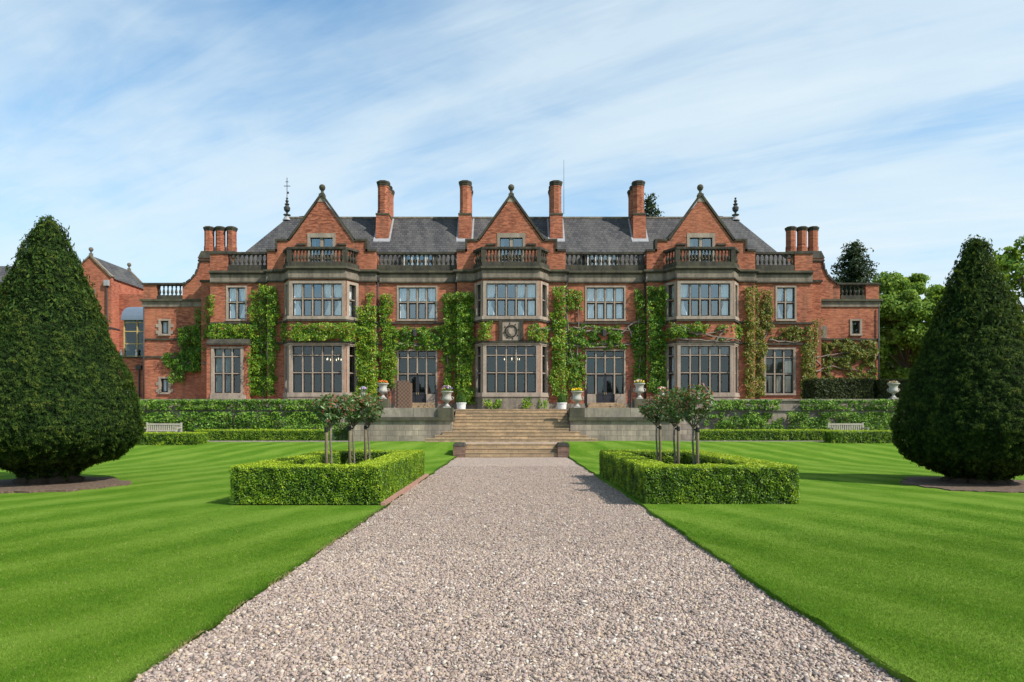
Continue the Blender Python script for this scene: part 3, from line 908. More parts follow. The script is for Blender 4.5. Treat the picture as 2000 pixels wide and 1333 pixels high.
# --- pavilions above the cornice: pointed gables
def gable(bx, idx):
    y0, y1 = 49.6, 50.15
    half = [(3.94, 12.45), (3.94, 13.80), (3.2, 13.80), (3.2, 14.55), (2.3, 14.55), (0, 17.75)]
    # wall with the window opening left out: built as left, right and top pieces meeting edge to edge
    g = MB()
    for s in (-1, 1):
        pl = [(bx + s * .95, 12.45), (bx + s * 3.94, 12.45), (bx + s * 3.94, 13.80), (bx + s * 3.2, 13.80), (bx + s * 3.2, 14.55), (bx + s * 2.3, 14.55), (bx + s * (2.3 - .35 * 2.3 / 3.2), 14.9), (bx + s * .95, 14.9)]
        g.prism_y(pl, y0, y1)
    wq = 2.3 - .35 * 2.3 / 3.2
    g.prism_y([(bx - wq, 14.9), (bx + wq, 14.9), (bx, 17.75)], y0, y1)
    o = g.build('gable', M['brick'], H)
    # coping along the edge
    c = MB()
    for s in (-1, 1):
        ln = [(3.98, 13.80), (3.2, 13.80), (3.2, 14.55), (2.36, 14.55), (0, 17.83)]
        t = .15
        def bar(a, b, ext=0):
            d = Vector((b[0] - a[0], b[1] - a[1])); d.normalize(); nn = Vector((-d.y, d.x))
            if nn.y < 0 or (abs(nn.y) < 1e-6 and nn.x < 0): nn = -nn
            q = [a, b, (b[0] + nn.x * t, b[1] + nn.y * t), (a[0] + nn.x * t, a[1] + nn.y * t)]
            c.prism_y([(bx + s * x, z) for x, z in q], y0 - .09, y1 + .06)
        bar(ln[0], (3.203, 13.80)); bar((3.2 , 13.803), (3.2, 14.55)); bar((3.35, 14.553), (2.36, 14.553)); bar((2.36, 14.56), (0.0, 17.83))
    c.build('coping', M['dark'], o)
    MB().prism_y([(bx - .3, 17.4), (bx + .3, 17.4), (bx, 17.8)], y0 - .02, y0 + .05).build('apex_stone', M['stone'], o)
    f = MB().box(bx - .2, bx + .2, y0 - .02, y0 + .42, 17.75, 18.0)
    f.lathe(bx, y0 + .2, [(.17, 18.0), (.2, 18.05), (.11, 18.12), (.09, 18.25), (.13, 18.3), (.2, 18.38), (.235, 18.5), (.2, 18.64), (.1, 18.72), (.02, 18.74)], 12)
    f.build('ball_finial', M['mossy'], o, smooth=False)
    T = frame((bx - .95, y0), (bx + .95, y0))
    s, gl, d = MB(), MB(), MB()
    window_parts(T, .13, 1.77, 12.6, 14.8, 2, [13.3], s, gl, d, mull=.22, frame_w=.2, sill=False, proud=.03, head=.32)
    w = s.build('window', M['stone'], H); w['label'] = 'two light gable window opening onto the balcony'
    gl.build('glazing', M['glass_up'], w); d.build('casement', M['sash'], w)
    room_mb(T, .13, 1.77, 12.55, 14.85, w1=-1.6, side=.2).build('room', M['room'], w)
    curtain_mb(T, .15, .45, 12.6, 14.8, -.4).build('curtain', M['drape'], w)
    MB().box(bx - 1.8, bx - 1.12, y0 - .12, y0 - .003, 14.22, 14.36).build('hood_return', M['dark'], w)
    MB().box(bx + 1.12, bx + 1.8, y0 - .12, y0 - .003, 14.22, 14.36).build('hood_return', M['dark'], w)
    # brick shoulder walls standing beside the balcony already in gable; roof behind it
    r = MB().add([(bx - 2.35, 50.16, 14.45), (bx, 50.16, 17.66), (bx + 2.35, 50.16, 14.45), (bx - 2.35, 56, 14.45), (bx, 56, 17.66), (bx + 2.35, 56, 14.45)],
                 [(0, 1, 4, 3), (1, 2, 5, 4)])
    r.build('gable_roof', M['slate'], H)
    MB().box(bx - 3.9, bx - 2.35, 50.16, 52, 13.0, 13.7).box(bx + 2.35, bx + 3.9, 50.16, 52, 13.0, 13.7).build('gable_shoulder', M['brick'], H)


for i, bx in enumerate(BAYS): gable(bx, i)

# --- balustrades
bal_proto = MB().box(-.085, .085, -.085, .085, 0, .05)
bal_proto.lathe(0, 0, [(.05, .05), (.045, .1), (.075, .2), (.09, .29), (.07, .4), (.042, .5), (.038, .6), (.06, .64), (.042, .68), (.06, .72), (.05, .76)], 8)
bal_proto.box(-.08, .08, -.08, .08, .76, .83)
bal_me = None


def balusters(parent, pts, z, h=.83):
    global bal_me
    wp = W[parent.name]
    for x, y in pts:
        if bal_me is None:
            o = bal_proto.build('baluster', M['dark'], parent); bal_me = o.data
        else:
            o = bal_me_obj(parent)
        o.location = Vector((x, y, z)) - wp
        o.scale = (1.2, 1.2, h / .83)


def bal_me_obj(parent):
    o = bpy.data.objects.new('baluster', bal_me); col.objects.link(o); o.parent = parent; return o


def along(p0, p1, n, pad=.5):
    return [(p0[0] + (p1[0] - p0[0]) * (i + pad) / (n - 1 + 2 * pad), p0[1] + (p1[1] - p0[1]) * (i + pad) / (n - 1 + 2 * pad)) for i in range(n)]


for bx in BAYS:
    poly = [(bx - 2.68, 49.58), (bx - 2.0, 48.5), (bx + 2.0, 48.5), (bx + 2.68, 49.58)]
    pl = MB().strip(poly, -.2, .1, 12.453, 12.76).build('balcony_balustrade', M['dark'], H)
    MB().strip(poly, -.2, .12, 13.69, 13.84).build('handrail', M['dark'], pl)
    mid = offset(poly, -.05)
    for cpt in mid[1:3]:
        MB().box(cpt[0] - .16, cpt[0] + .16, cpt[1] - .14, cpt[1] + .16, 12.765, 13.687).build('post', M['dark'], pl)
    pts = along((mid[1][0] + .16, mid[1][1]), (mid[2][0] - .16, mid[2][1]), 15) + along(mid[0], mid[1], 4, .8) + along(mid[2], mid[3], 4, .8)
    balusters(pl, pts, 12.762, .926)
for a, b, n in ((-9.85, -3.94, 18), (3.94, 9.85, 18), (-20.75, -17.73, 9), (17.73, 20.75, 9)):
    pl = MB().box(a + .03, b - .03, 49.93, 50.2, 12.453, 12.86).build('roof_balustrade', M['dark'], H)
    MB().box(a + .03, b - .03, 49.91, 50.22, 13.69, 13.84).build('handrail', M['dark'], pl)
    balusters(pl, along((a + .03, 50.06), (b - .03, 50.06), n), 12.862)
for s in (-1, 1):
    x0, x1 = sorted((s * 20.76, s * 22.05))
    MB().box(x0, x1, 49.95, 50.5, 12.453, 13.70).build('parapet_pier', M['brick'], H)
    MB().box(x0 - .05, x1 + .06, 49.88, 50.56, 13.703, 13.86).build('pier_coping', M['dark'], H)

# --- main roof, hips, ridge
RY, RZ, EZ, EY = 55.4, 17.92, 12.5, 50.92
rf = MB().add([(-21.8, EY, EZ), (21.8, EY, EZ), (18.2, RY, RZ), (-18.2, RY, RZ), (-21.8, 60, EZ), (21.8, 60, EZ)],
              [(0, 1, 2, 3), (1, 5, 2), (5, 4, 3, 2), (4, 0, 3)])
roof = rf.build('roof', M['slate'], H)
MB().box(-18.0, 18.0, RY - .11, RY + .11, RZ - .06, RZ + .09).build('ridge', M['frieze'], roof)
for s in (-1, 1):
    MB().lathe(s * 18.2, RY, [(.36, 17.72), (.22, 17.98), (.1, 18.15)], 10).build('lead_cap', M['lead'], roof)
    fin = MB().lathe(s * 18.2, RY, [(.3, 18.15), (.3, 18.2), (.06, 18.22), (.1, 18.4), (.24, 18.55), (.27, 18.75), (.12, 18.95), (.2, 19.05), (.07, 19.15), (.14, 19.3), (.05, 19.45), (.1, 19.55), (.02, 19.6)], 10)
    if s < 0:
        fin.tube([(-18.2, RY, 19.5), (-18.2, RY, 21.2)], .03, 6).box(-18.45, -17.95, RY - .02, RY + .02, 20.5, 20.55).box(-18.32, -18.08, RY - .02, RY + .02, 20.85, 20.89).box(-18.22, -18.05, RY - .02, RY + .02, 19.9, 20.06)
    fin.build('roof_finial', M['pipe'], roof)
    # low flat-topped cowl behind the outer gables
    MB().lathe(s * 16.7, 56.4, [(.9, 17.2), (.9, 18.0), (1.0, 18.03), (1.0, 18.12), (.2, 18.2)], 12).build('roof_cowl', M['pipe'], roof)

# --- ridge chimneys: a row of three octagonal shafts, one behind the other
def oct_shaft(mb, cx, cy, r, z0, z1):
    mb.lathe(cx, cy, [(r * 1.08, z0), (r * 1.08, z0 + .25), (r, z0 + .32), (r, z1 - .55), (r * 1.06, z1 - .5), (r * 1.06, z1 - .42)], 8, PI / 8)


def oct_cap(mb, cx, cy, r, z1):
    mb.lathe(cx, cy, [(r * 1.05, z1 - .42), (r * 1.12, z1 - .34), (r * 1.14, z1 - .26), (r * 1.24, z1 - .15), (r * 1.24, z1 - .05), (r * 1.05, z1), (r * .8, z1 + .03)], 8, PI / 8)


for cx in (-10.15, -3.65, 3.55, 10.1):
    y0 = 53.6
    b = MB().frustum((cx, y0 + 1.6), 1.04, 3.2, 15.3, (cx, y0 + 1.65), .98, 3.0, 17.7)
    ch = b.build('chimney', M['brick'], H)
    MB().box(cx - .53, cx + .53, y0 + .1, y0 + 3.2, 17.703, 17.83).build('chimney_band', M['mossy'], ch)
    for k in range(3):
        s, c = MB(), MB()
        oct_shaft(s, cx, y0 + .62 + k * 1.03, .45, 17.835, 20.45)
        oct_cap(c, cx, y0 + .62 + k * 1.03, .45, 20.45)
        s.build('chimney_shaft', M['brick'], ch); c.build('chimney_cap', M['dark'], ch)
    # lead flashing where the stack meets the slates
    fl = MB()
    zf = lambda y: EZ + (y - EY) * (RZ - EZ) / (RY - EY)
    for x0, x1 in ((cx - .66, cx - .525), (cx + .525, cx + .66)):
        fl.add([(x0, y0 - .05, zf(y0 - .05) + .05), (x1, y0 - .05, zf(y0 - .05) + .05), (x1, RY, zf(RY) + .05), (x0, RY, zf(RY) + .05),
                (x0, y0 - .05, zf(y0 - .05) - .05), (x1, y0 - .05, zf(y0 - .05) - .05), (x1, RY, zf(RY) - .05), (x0, RY, zf(RY) - .05)], [(0, 1, 2, 3), (0, 4, 5, 1), (0, 3, 7, 4), (1, 5, 6, 2)])
    fl.add([(cx - .66, y0 - .22, zf(y0 - .22) + .052), (cx + .66, y0 - .22, zf(y0 - .22) + .052), (cx + .66, y0 - .0, zf(y0) + .052), (cx - .66, y0, zf(y0) + .052),
            (cx - .66, y0 - .22, zf(y0 - .22) - .05), (cx + .66, y0 - .22, zf(y0 - .22) - .05)], [(0, 1, 2, 3), (0, 4, 5, 1)])
    fl.build('flashing', M['lead'], ch)

# lightning rod with its brackets, and a small aerial
MB().tube([(4.18, 54.2, 17.9), (4.18, 54.2, 22.2)], [.025, .012], 5).build('lightning_rod', M['pipe'], H)
MB().tube([(-15.1, 55, 17.0), (-15.1, 55, 20.2)], .02, 5).box(-15.5, -15.12, 54.98, 55.02, 19.3, 19.75).build('aerial', M['lead'], H)

# --- flat dormers behind the roof balustrades
for cx in (-6.95, 6.85):
    d = MB().box(cx - 1.3, cx + 1.3, 51.35, 53.2, 12.6, 14.0).build('dormer', M['slate'], H)
    MB().box(cx - 1.45, cx + 1.45, 51.15, 53.4, 14.003, 14.15).build('dormer_roof', M['metalroof'], d)
    fr, gl = MB(), MB()
    for i in range(4):
        a = cx - 1.15 + i * .575
        fr.box(a + .02, a + .10, 51.27, 51.347, 12.75, 13.95).box(a + .475, a + .555, 51.27, 51.347, 12.75, 13.95).box(a + .10, a + .475, 51.272, 51.347, 13.87, 13.95).box(a + .10, a + .475, 51.272, 51.347, 12.75, 12.83)
        gl.add([(a + .1, 51.3, 12.83), (a + .475, 51.3, 12.83), (a + .475, 51.3, 13.87), (a + .1, 51.3, 13.87)], [(0, 1, 2, 3)])
    fr.build('dormer_window', M['white'], d); gl.build('dormer_glass', M['glass_up'], d)
# --- drainpipes at the inner corners
for x in (-9.75, -4.04, 4.04, 9.75):
    o = MB().tube([(x, 49.88, 2.8), (x, 49.88, 12.1)], .055, 8).build('drainpipe', M['pipe'], H, smooth=True)
    MB().box(x - .14, x + .14, 49.72, 49.96, 11.7, 12.0).build('rainwater_head', M['pipe'], o)

# --- low wings, side chimneys, swept shoulders
for s in (-1, 1):
    xa, xb = 22.05, 28.0
    def sx(x): return s * x
    T = frame((-28.0, 52), (-22.05, 52)) if s < 0 else frame((22.05, 52), (28.0, 52))
    uc = (T.length - (26.4 - 22.05)) if s < 0 else 26.25 - 22.05
    w = MB()
    wall_face(w, T, 0, T.length, Z0, 10.45, [(uc - .36, uc + .36, 8.05, 9.15), (uc - .36, uc + .36, 3.6, 4.75)])
    xo = s * 28.0
    w.add([(xo, 52, Z0), (xo, 60, Z0), (xo, 60, 10.45), (xo, 52, 10.45)], [(0, 1, 2, 3)])
    w.build('wing_wall', M['brick'], H)
    MB().add([(sx(22.05), 52.2, 10.5), (sx(28), 52.2, 10.5), (sx(28), 60, 10.5), (sx(22.05), 60, 10.5)], [(0, 1, 2, 3)]).build('wing_roof', M['lead'], H)
    poly = [(-28.0, 58), (-28.0, 52), (-22.06, 52)] if s < 0 else [(22.06, 52), (28.0, 52), (28.0, 58)]
    MB().strip(poly, -.1, .22, 10.58, 10.72).build('wing_cornice', M['mossy'], H)
    MB().strip(poly, -.1, .08, 10.16, 10.577).build('wing_frieze', M['frieze'], H)
    MB().strip(poly, -.05, .09, 7.62, 7.75).build('string_course', M['dark'], H)
    MB().strip(poly, -.05, .09, 6.28, 6.41).build('string_course', M['dark'], H)
    # parapet: brick piers, little balustrade
    x0, x1 = sorted((sx(27.0), sx(28.0)))
    MB().box(x0, x1, 51.95, 52.5, 10.723, 11.84).build('parapet_pier', M['brick'], H)
    x0, x1 = sorted((sx(24.75), sx(28.08)))
    MB().box(x0, x1, 51.85, 52.55, 11.843, 11.97).build('pier_coping', M['dark'], H)
    x0, x1 = sorted((sx(25.1), sx(26.98)))
    pl = MB().box(x0, x1, 51.97, 52.25, 10.723, 11.02).build('wing_balustrade', M['dark'], H)
    balusters(pl, along((x0, 52.1), (x1, 52.1), 6), 11.023, .815)
    # swept shoulder up to the chimney
    top = [(25.05, 11.84), (24.72, 11.95), (24.35, 12.2), (24.05, 12.55), (23.85, 12.95), (23.72, 13.4), (23.70, 13.62)]
    MB().prism_y([(sx(22.06), 10.723), (sx(25.05), 10.723)] + [(sx(x), z) for x, z in top] + [(sx(22.06), 13.62)], 52.0, 52.5).build('swept_shoulder', M['brick'], H)
    cp = MB()
    for (ax, az), (bx_, bz) in zip(top, top[1:]):
        cp.prism_y([(sx(ax), az), (sx(bx_), bz), (sx(bx_ + .13), bz + .1), (sx(ax + .06), az + .13)], 51.92, 52.55)
    cp.box(sx(22.1), sx(23.85), 51.92, 52.55, 13.623, 13.75)
    cp.build('shoulder_coping', M['dark'], H)
    x0, x1 = sorted((sx(22.06), sx(23.3)))
    MB().box(x0, x1, 51.3, 52.0, Z0, 11.9).build('chimney_breast', M['brick'], H)
    MB().box(x0 - .08, x1 + .08, 51.2, 51.99, 11.903, 12.06).build('breast_coping', M['dark'], H)
    # triple stack
    ch = MB().frustum((sx(23.0), 54), 2.95, 1.2, 12.0, (sx(23.0), 54), 2.95, 1.2, 14.2).build('side_chimney', M['brick'], H)
    MB().frustum((sx(23.0), 54), 3.05, 1.3, 14.203, (sx(23.0), 54), 2.65, .95, 14.8).build('chimney_base', M['dark'], ch)
    for x in (22.12, 23.0, 23.88):
        a, c = MB(), MB()
        a.lathe(sx(x), 54, [(.40, 14.803), (.40, 15.2), (.37, 15.3), (.37, 16.45)], 8, PI / 8)
        c.lathe(sx(x), 54, [(.38, 16.452), (.40, 16.52), (.46, 16.66), (.46, 16.74), (.35, 16.8)], 8, PI / 8)
        a.build('chimney_shaft', M['brick'], ch); c.build('chimney_cap', M['dark'], ch)
    # little windows with quoined stone surrounds
    for z0, z1 in ((8.1, 9.1), (3.65, 4.7)):
        o = single_window(T, uc - .3, uc + .3, z0, z1, 1, [], [(uc - .3, uc - .05, z0, z1)], frame_w=.16, proud=.05)
        if s > 0: continue
        qn = MB()
        for j in range(4):
            if j % 2 == 0:
                zz = z0 + j * (z1 - z0) / 4
                qn.box(uc - .66, uc - .463, .0, .045, zz, zz + (z1 - z0) / 4, T).box(uc + .463, uc + .66, .0, .045, zz, zz + (z1 - z0) / 4, T)
        qn.build('quoins', M['stone'], o)
    if s > 0: MB().box(22.7, 24.05, 51.97, 51.998, 7.78, 8.72).build('stone_infill', M['frieze'], H)
    px = sx(27.93)
    MB().tube([(px, 51.88, 2.2), (px, 51.88, 10.1)], .05, 8).build('drainpipe', M['pipe'], H, smooth=True)

# chandeliers glinting in the two reception rooms
def chandelier(x, lab):
    e = empty('chandelier', lab, 'chandelier', (x, 50.2, 6.82), 'chandeliers inside the ground floor bays')
    MB().tube([(0, 0, 0), (0, 0, -.9)], .02, 5).build('chain', M['gold'], e, local=True)
    fr = MB()
    for k in range(8):
        a = 2 * PI * k / 8
        fr.tube([(0, 0, -.95), (.3 * math.cos(a), .3 * math.sin(a), -1.05), (.55 * math.cos(a), .55 * math.sin(a), -.9)], .018, 5)
    fr.build('arms', M['gold'], e, local=True)
    for k in range(8):
        a = 2 * PI * k / 8
        MB().lathe(.55 * math.cos(a), .55 * math.sin(a), [(.012, -.88), (.032, -.82), (.022, -.76), (.005, -.72)], 6).build('bulb', M['bulb'], e, local=True)


chandelier(.05, 'lit chandelier behind the glass of the middle ground floor bay')
chandelier(-13.0, 'lit chandelier behind the glass of the left ground floor bay')

# ------------------------------------------------------------------ annexe and glazed link on the left
A = empty('brick_annexe', 'plain red brick annexe with a small gable, seen behind the left clipped yew', 'building', (-37, 60, 2.1))
aw = MB()
gx, gh = -37.0, 1.85
aw.prism_y([(gx - gh, 2.1), (gx + gh, 2.1), (gx + gh, 14.05), (gx, 15.9), (gx - gh, 14.05)], 60, 66)
aw.build('wall', M['brick_new'], A)
MB().box(gx + gh, -31.6, 61.2, 66.0, 2.1, 12.8).build('side_wall', M['brick_new'], A)
ar = MB().add([(gx + gh + .15, 60.25, 13.98), (gx, 60.25, 16.0), (gx, 66.2, 16.0), (gx + gh + .15, 66.2, 13.98), (gx - gh - .15, 60.25, 13.98), (gx - gh - .15, 66.2, 13.98)], [(0, 3, 2, 1), (1, 2, 5, 4)])
ar.build('roof', M['slate'], A)
ac = MB()
for s in (-1, 1):
    ac.prism_y([(gx, 15.9), (gx + s * gh, 14.05), (gx + s * (gh + .1), 14.15), (gx, 16.08)], 59.9, 60.3)
ac.build('coping', M['frieze'], A)
ac = MB()
for s in (-1, 1):
    ac.prism_y([(gx, 15.9), (gx + s * gh, 14.05), (gx + s * (gh + .1), 14.15), (gx, 16.08)], 65.9, 66.3)
ac.build('coping', M['frieze'], A)
for y in (60.1, 66.1):
    MB().box(gx - .12, gx + .12, y - .12, y + .12, 15.98, 16.2).lathe(gx, y, [(.06, 16.2), (.08, 16.35), (.17, 16.45), (.19, 16.58), (.14, 16.7), (.03, 16.75)], 10).build('finial', M['frieze'], A)
MB().strip([(gx - gh, 60), (gx + gh, 60), (gx + gh, 66)], -.03, .05, 9.55, 9.68).build('string_course', M['pipe'], A)
for z0 in (12.6,):
    MB().box(gx - .18, gx - .04, 59.97, 60.02, z0, z0 + .45).box(gx + .3, gx + .44, 59.97, 60.02, z0, z0 + .45).build('vent', M['frieze'], A)
o = MB().tube([(gx + gh - .35, 59.9, 2.2), (gx + gh - .35, 59.9, 13.6)], .06, 8).build('drainpipe', M['pipe'], A)
MB().box(gx + gh - .55, gx + gh - .15, 59.75, 59.98, 13.3, 13.8).build('rainwater_head', M['lead'], o)

B = empty('brick_wing', 'low red brick range with dark slate roof at the left edge, behind the clipped yew', 'building', (-46, 62, 2.1))
MB().box(-56, -39.0, 62, 70, 2.1, 13.7).build('wall', M['brick_new'], B)
MB().prism_x([(61.6, 13.6), (61.6, 13.8), (66, 16.4), (70.4, 13.8), (70.4, 13.6)], -56.2, -39.2).build('roof', M['slate'], B)
MB().box(-56.2, -39.2, 61.5, 61.6, 13.55, 13.7).build('gutter', M['lead'], B)

G = empty('glazed_link', 'glazed link with curved grey roof and ochre bars between annexe and house', 'building', (-30.3, 55, 2.1))
xl, xr, yl = SX(236, 55), -28.0, 55.0
MB().box(xl, xr, yl, yl + 3, 2.1, SZ(700, 55)).build('base_wall', M['brick'], G)
MB().box(xl - .1, xr, yl - .1, yl + .35, SZ(700, 55) + .003, SZ(697, 55)).build('sill', M['dark'], G)
zt, zb = SZ(623, 55), SZ(697, 55)
arc = [(yl - .15 + 1.6 * (1 - math.cos(a)), zt + 1.15 * math.sin(a)) for a in np.linspace(0, PI / 2, 8)]
MB().prism_x([(yl - .15, zt - .12)] + arc + [(yl + 3, zt + 1.15), (yl + 3, zt - .12)], xl + .1, xr).build('curved_roof', M['metalroof'], G)
fr = MB()
for i in range(4):
    x = xl + .2 + i * (xr - xl - .3) / 3
    fr.box(x - .04, x + .04, yl + .1, yl + .2, zb, zt - .12)
for z in (zb + .05, zb + 1.05, zb + 2.05, zt - .3):
    fr.box(xl + .2, xr, yl + .12, yl + .18, z - .035, z + .035)
fr.build('window_frame', M['gold'], G)
MB().add([(xl + .2, yl + .16, zb), (xr, yl + .16, zb), (xr, yl + .16, zt), (xl + .2, yl + .16, zt)], [(0, 1, 2, 3)]).build('glazing', M['glass'], G)
MB().add([(xl + .1, yl + .3, zb), (xl + .1, yl + 2.9, zb), (xr, yl + 2.9, zb), (xr, yl + .3, zb), (xl + .1, yl + .3, zt), (xl + .1, yl + 2.9, zt), (xr, yl + 2.9, zt), (xr, yl + .3, zt)], [(0, 1, 2, 3), (4, 7, 6, 5), (1, 5, 6, 2), (0, 4, 5, 1), (3, 2, 6, 7)]).build('room', M['room'], G)
MB().tube([(SX(273, 55), yl - .1, 2.2), (SX(273, 55), yl - .1, SZ(722, 55))], .06, 8).build('drainpipe', M['pipe'], G)
MB().box(SX(271, 55) - .12, SX(275, 55) + .12, yl - .25, yl - .003, SZ(722, 55), SZ(714, 55)).build('rainwater_head', M['pipe'], G)
for px, lb in ((238, 'small white sitting statue on the sill, left of the glazed link'), (267, 'small white sitting statue on the sill, right end of the glazed link')):
    e = empty('stone_lion', lb, 'statue', (SX(px, 54.98), 54.95, SZ(697, 55)), 'white statues on the link sill')
    e.scale = (.56,) * 3
    MB().box(-.2, .2, -.12, .2, 0, .08).build('base', M['white'], e, local=True)
    b = MB().lathe(0, .04, [(.14, .08), (.19, .2), (.17, .42), (.12, .62), (.1, .7)], 8).lathe(0, -.03, [(.06, .66), (.13, .74), (.15, .86), (.11, .97), (.03, 1.02)], 8).box(-.12, -.04, -.13, -.04, .08, .45).box(.04, .12, -.13, -.04, .08, .45)
    b.build('body', M['white'], e, local=True, smooth=True)

# ------------------------------------------------------------------ terrace walls and steps
def bastion(s, lab):
    xi, xo = 2.86, 7.75
    e = empty('terrace_wall', lab, 'wall', (s * 5.3, 33, .5))
    x0, x1 = sorted((s * xi, s * xo))
    MB().box(x0, x1, 33.0, 36.5, .3, 1.55).build('blockwork', M['wallstone'], e)
    MB().box(x0 - .06, x1 + .06, 32.9, 36.4, 1.553, 1.72).build('string_course', M['mossy'], e)
    MB().box(x0 + .02, x1 - .02, 33.08, 33.55, 1.723, 2.17).build('parapet', M['smooth'], e)
    p0, p1 = sorted((s * xi, s * (xi + .66)))
    MB().box(p0 - .03, p1 + .03, 32.96, 33.68, 1.725, 2.175).build('pedestal', M['mossy'], e)
    MB().box(x0 + .1, x1 - .1, 33.56, 36.4, 1.5, 2.11).build('terrace_fill', M['gravel'], e)


bastion(-1, 'grey stone terrace wall flanking the steps on the left, ending in an urn pedestal')
bastion(1, 'grey stone terrace wall flanking the steps on the right, ending in an urn pedestal')


def side_wall(s, lab):
    e = empty('garden_wall', lab, 'wall', (s * 18, 35, .5))
    x0, x1 = sorted((s * 7.0, s * 40))
    MB().box(x0, x1, 35.0, 36.6, .2, 2.05).build('blockwork', M['wallstone'], e)
    MB().box(x0, x1, 34.93, 36.5, 2.053, 2.17).build('string_course', M['smooth'], e)
    MB().box(x0, x1, 35.03, 35.4, 2.173, 2.56).build('parapet', M['wallstone'], e)
    MB().box(x0, x1, 34.95, 35.5, 2.563, 2.655).build('coping', M['smooth'], e)
    for px in ([748, 709] if s < 0 else [1249, 1293, 1745]):
        x = SX(px, 35.3)
        MB().box(x - .33, x + .33, 34.9, 35.55, 2.06 if px in (748, 1249) else 2.5, 2.66).build('pedestal', M['mossy'], e)


side_wall(-1, 'long stone terrace wall covered in trained shrubs, left of the steps')
side_wall(1, 'long stone terrace wall partly covered in trained shrubs, right of the steps')

ST = empty('stone_steps', 'broad flight of worn sandstone steps up to the terrace', 'steps', (0, 32, .55))
for k in range(10):
    hw = {0: 4.05, 1: 3.62, 2: 3.3}.get(k, 2.855)
    y0 = 32.0 + .35 * k
    MB().box(-hw, hw, y0, y0 + (.42 if k < 9 else 1.2), .3 if k < 3 else 1.0, .55 + .159 * (k + 1) - .05).box(-hw, hw, y0 - .012, y0 + (.42 if k < 9 else 1.2), .55 + .159 * (k + 1) - .047, .55 + .159 * (k + 1)).build('step', M['step'], ST)
LS = empty('lower_steps', 'three low sandstone steps at the end of the gravel path', 'steps', (0, 29.3, 0))
for k in range(3):
    MB().box(-1.98, 1.98, 29.3 + .3 * k, 29.3 + .3 * k + .4, -.05, .183 * (k + 1) - .045).box(-1.98, 1.98, 29.288 + .3 * k, 29.3 + .3 * k + .4, .183 * (k + 1) - .042, .183 * (k + 1)).build('step', M['step'], LS)


def pier(s, lab):
    e = empty('brick_pier', lab, 'pier', (s * 2.24, 29.35, 0), 'brick piers at the lower steps')
    MB().box(-.25, .25, -.15, .75, -.05, .48).build('pier_body', M['pier'], e, local=True)
    MB().frustum((0, .3), .54, .94, .483, (0, .3), .40, .8, .61).build('pier_cap', M['dark'], e, local=True)


pier(-1, 'squat brick pier with dark stone cap, left of the lower steps')
pier(1, 'squat brick pier with dark stone cap, right of the lower steps')
for s, a, b in ((-1, 9.0, 30), (1, 9.0, 30)):
    x0, x1 = sorted((s * 7.6, s * b))
    tag(MB().box(x0, x1, 32.05, 32.3, .3, .60).build('kerb', M['edge']), kind='structure')

# door steps and railings
def door_steps(x, lab):
    e = empty('door_steps', lab, 'steps', (x, 48.8, 2.12), 'steps up to the two garden doors')
    for k in range(4):
        MB().box(-1.25 - .12 * (3 - k), 1.25 + .12 * (3 - k), .0 + .3 * k - .3, .85, .17 * k - .02, .17 * (k + 1) - .003).build('step', M['step'], e, local=True)


door_steps(-6.9, 'pale stone steps up to the left garden doors, partly behind the wicker stack')
door_steps(6.9, 'pale stone steps up to the right garden doors between iron railings')


def railing(x, lab):
    e = empty('iron_railing', lab, 'railing', (x, 48.3, 2.12), 'black railings beside the garden doors')
    MB().tube([(0, 0, 0), (0, 0, 1.75)], .035, 6).lathe(0, 0, [(.02, 1.75), (.06, 1.8), (.05, 1.88), (.005, 1.98)], 6).build('post', M['iron'], e, local=True)
    MB().tube([(0, 0, 1.35), (0, .7, 1.65), (0, 1.4, 1.75)], .025, 6).build('handrail', M['iron'], e, local=True)
    for k in range(6):
        y = .2 + k * .2
        MB().tube([(0, y, .1 + .17 * (k // 2)), (0, y, 1.4 + .06 * k)], .014, 5).build('bar', M['iron'], e, local=True)
    MB().tube([(0, 0, .35), (0, 1.4, .85)], .018, 5).build('lower_rail', M['iron'], e, local=True)


for x, lb in ((-8.45, 'black iron railing left of the left garden doors, by the wicker stack'), (-5.35, 'black iron railing right of the left garden doors'), (5.35, 'black iron railing left of the right garden doors'), (8.45, 'black iron railing right of the right garden doors')):
    railing(x, lb)

# tall wicker stack by the left entrance
WK = empty('wicker_stack', 'tall brown wicker stack standing before the left garden doors', 'wicker furniture', (SX(789, 45), 45, 2.12))
MB().box(-.42, .40, 0, .1, .15, 1.98).build('woven_front', M['wicker'], WK, local=True)
MB().box(-.60, -.423, .05, .9, .15, 2.02).build('woven_side', M['wicker'], WK, local=True)
MB().box(.40, .42, .1, .9, .15, 1.9).build('woven_side', M['wicker'], WK, local=True)
for k in range(9): MB().box(-.4 + k * .09, -.36 + k * .09, .01, .09, 1.98, 2.03 + .05 * random.random()).build('woven_tip', M['wicker'], WK, local=True)
for x in (-.36, .34):
    MB().box(x - .03, x + .03, .02, .08, 0, .15).build('foot', M['wood'], WK, local=True)

# ------------------------------------------------------------------ urns, planters, flowers
urn_prof = [(.17, .07), (.18, .1), (.11, .16), (.075, .22), (.07, .27), (.11, .31), (.1, .34), (.2, .38), (.275, .44), (.285, .52), (.25, .6), (.235, .7), (.25, .8), (.30, .88), (.355, .92), (.36, .96), (.33, .965), (.29, .93), (.02, .90)]


